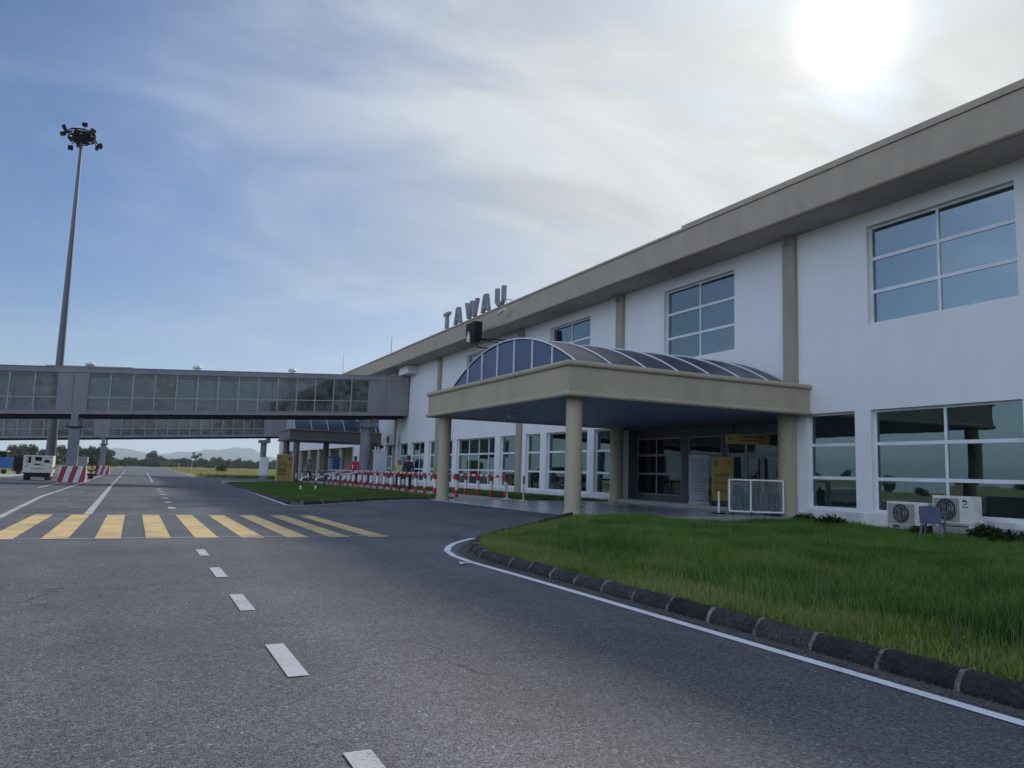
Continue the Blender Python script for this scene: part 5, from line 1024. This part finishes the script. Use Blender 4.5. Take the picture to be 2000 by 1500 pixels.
# far trees around (they close the horizon and show in the glass)
for k in range(60):
    t = math.radians(215+110*k/60+random.uniform(-.6, .6)); d = random.uniform(520, 640)
    put_tree(random.choice([0, 1, 2, 5]), d*math.sin(t), d*math.cos(t), random.uniform(.8, 1.2), 'green tree of the far side of the airfield', 'trees of the airfield edge')
x = rng.uniform(-.17, .20, 60000); d = rng.uniform(880, 1100, 60000); k = rng.uniform(size=60000)
def wood(name, x, y, z, s, mat):
    n = len(x); th = rng.uniform(0, 6.28, n); a = np.c_[np.cos(th), np.sin(th), rng.uniform(-.5, .5, n)]*s[:, None]; c = np.c_[-np.sin(th)*.6, np.cos(th)*.6, rng.uniform(.3, 1, n)]*s[:, None]; p = np.c_[x, y, z]
    V = np.stack([p-a*.5, p-c*.4, p+a*.5, p+c*.5], 1); me = bpy.data.meshes.new(name); me.from_pydata(V.reshape(-1, 3).tolist(), [], (np.arange(n*4).reshape(-1, 4)).tolist()); me.materials.append(mat); o = bpy.data.objects.new(name, me); COL.objects.link(o); o['kind'] = 'stuff'
hh = 5.2+1.6*np.sin(x*170)+1.2*np.sin(x*410+2); wood('distant_wood', x*d, d, -2+hh*k, rng.uniform(1.0, 2.2, 60000), TC)
x = rng.uniform(-.19, -.012, 30000); d = rng.uniform(545, 640, 30000); k = rng.uniform(size=30000); hh = 4.2+1.2*np.sin(x*190)+.8*np.sin(x*470+1); wood('distant_wood', x*d, d, -1.5+hh*k, rng.uniform(.7, 1.5, 30000), TC)
# slender posts in the field
for az, d, h_, lb in ((.062, 330, 4.6, 'thin pale post in the field in front of the lone tall tree'), (.048, 300, 2.6, 'short pale post in the dry field')):
    b = MB(); b.tube([(az*d, d, zg(0, d)-.1), (az*d, d, zg(0, d)+h_)], .07, 6); tag(b.build('field_post', WHT), lb, 'post')
# ---------------------------------------------------------------- hills
MT = [(-.20, .004), (-.12, .006), (-.07, .009), (-.045, .010), (-.0311, .0138), (-.0209, .0165), (-.0076, .0159), (.006, .0129), (.02, .0105), (.033, .0115), (.0415, .0131), (.0469, .0151), (.0582, .0144), (.0695, .016), (.075, .0187), (.0895, .0181), (.1011, .0204), (.1086, .0226), (.1158, .0216), (.1278, .0221), (.1339, .0199), (.1435, .0133), (.17, .010), (.22, .007)]
b = MB(); D = 9000; azs = np.linspace(-.20, .22, 150); el = np.interp(azs, [m[0] for m in MT], [m[1] for m in MT]); el = el+np.array([random.uniform(-.0003, .0003) for _ in azs])
for j, (dd, f) in enumerate(((8200, 0), (8600, .55), (9000, 1.0), (9500, .8), (10200, 0))):
    for a, e in zip(azs, el): b.v.append((a*dd*(1+random.uniform(-.0006, .0006)), dd, max(-2.5, (e*D*f*(1+random.uniform(-.06, .06) if 0 < f < 1 else 1)+(-2.5 if f == 0 else 0)))))
n = len(azs)
for j in range(4):
    for i in range(n-1): b.f.append((j*n+i, j*n+i+1, (j+1)*n+i+1, (j+1)*n+i)); b.mi.append(0)
b.build('hills', pm('forested_hills', (.05, .07, .05), (.035, .05, .04), .002, .95), kind='structure', smooth=True)
# ---------------------------------------------------------------- air
HAZE = bpy.data.materials.new('haze'); HAZE.use_nodes = True; nt = HAZE.node_tree; nt.nodes.clear(); ho = nt.nodes.new('ShaderNodeOutputMaterial'); hv = nt.nodes.new('ShaderNodeVolumePrincipled')
hv.inputs['Color'].default_value = (.74, .88, 1.0, 1); hv.inputs['Density'].default_value = 1.1e-4; hv.inputs['Anisotropy'].default_value = .2; nt.links.new(hv.outputs[0], ho.inputs['Volume'])
b = MB(); b.box(-12500, 12500, -12500, 12500, -6, 330); b.build('haze', HAZE, kind='stuff')
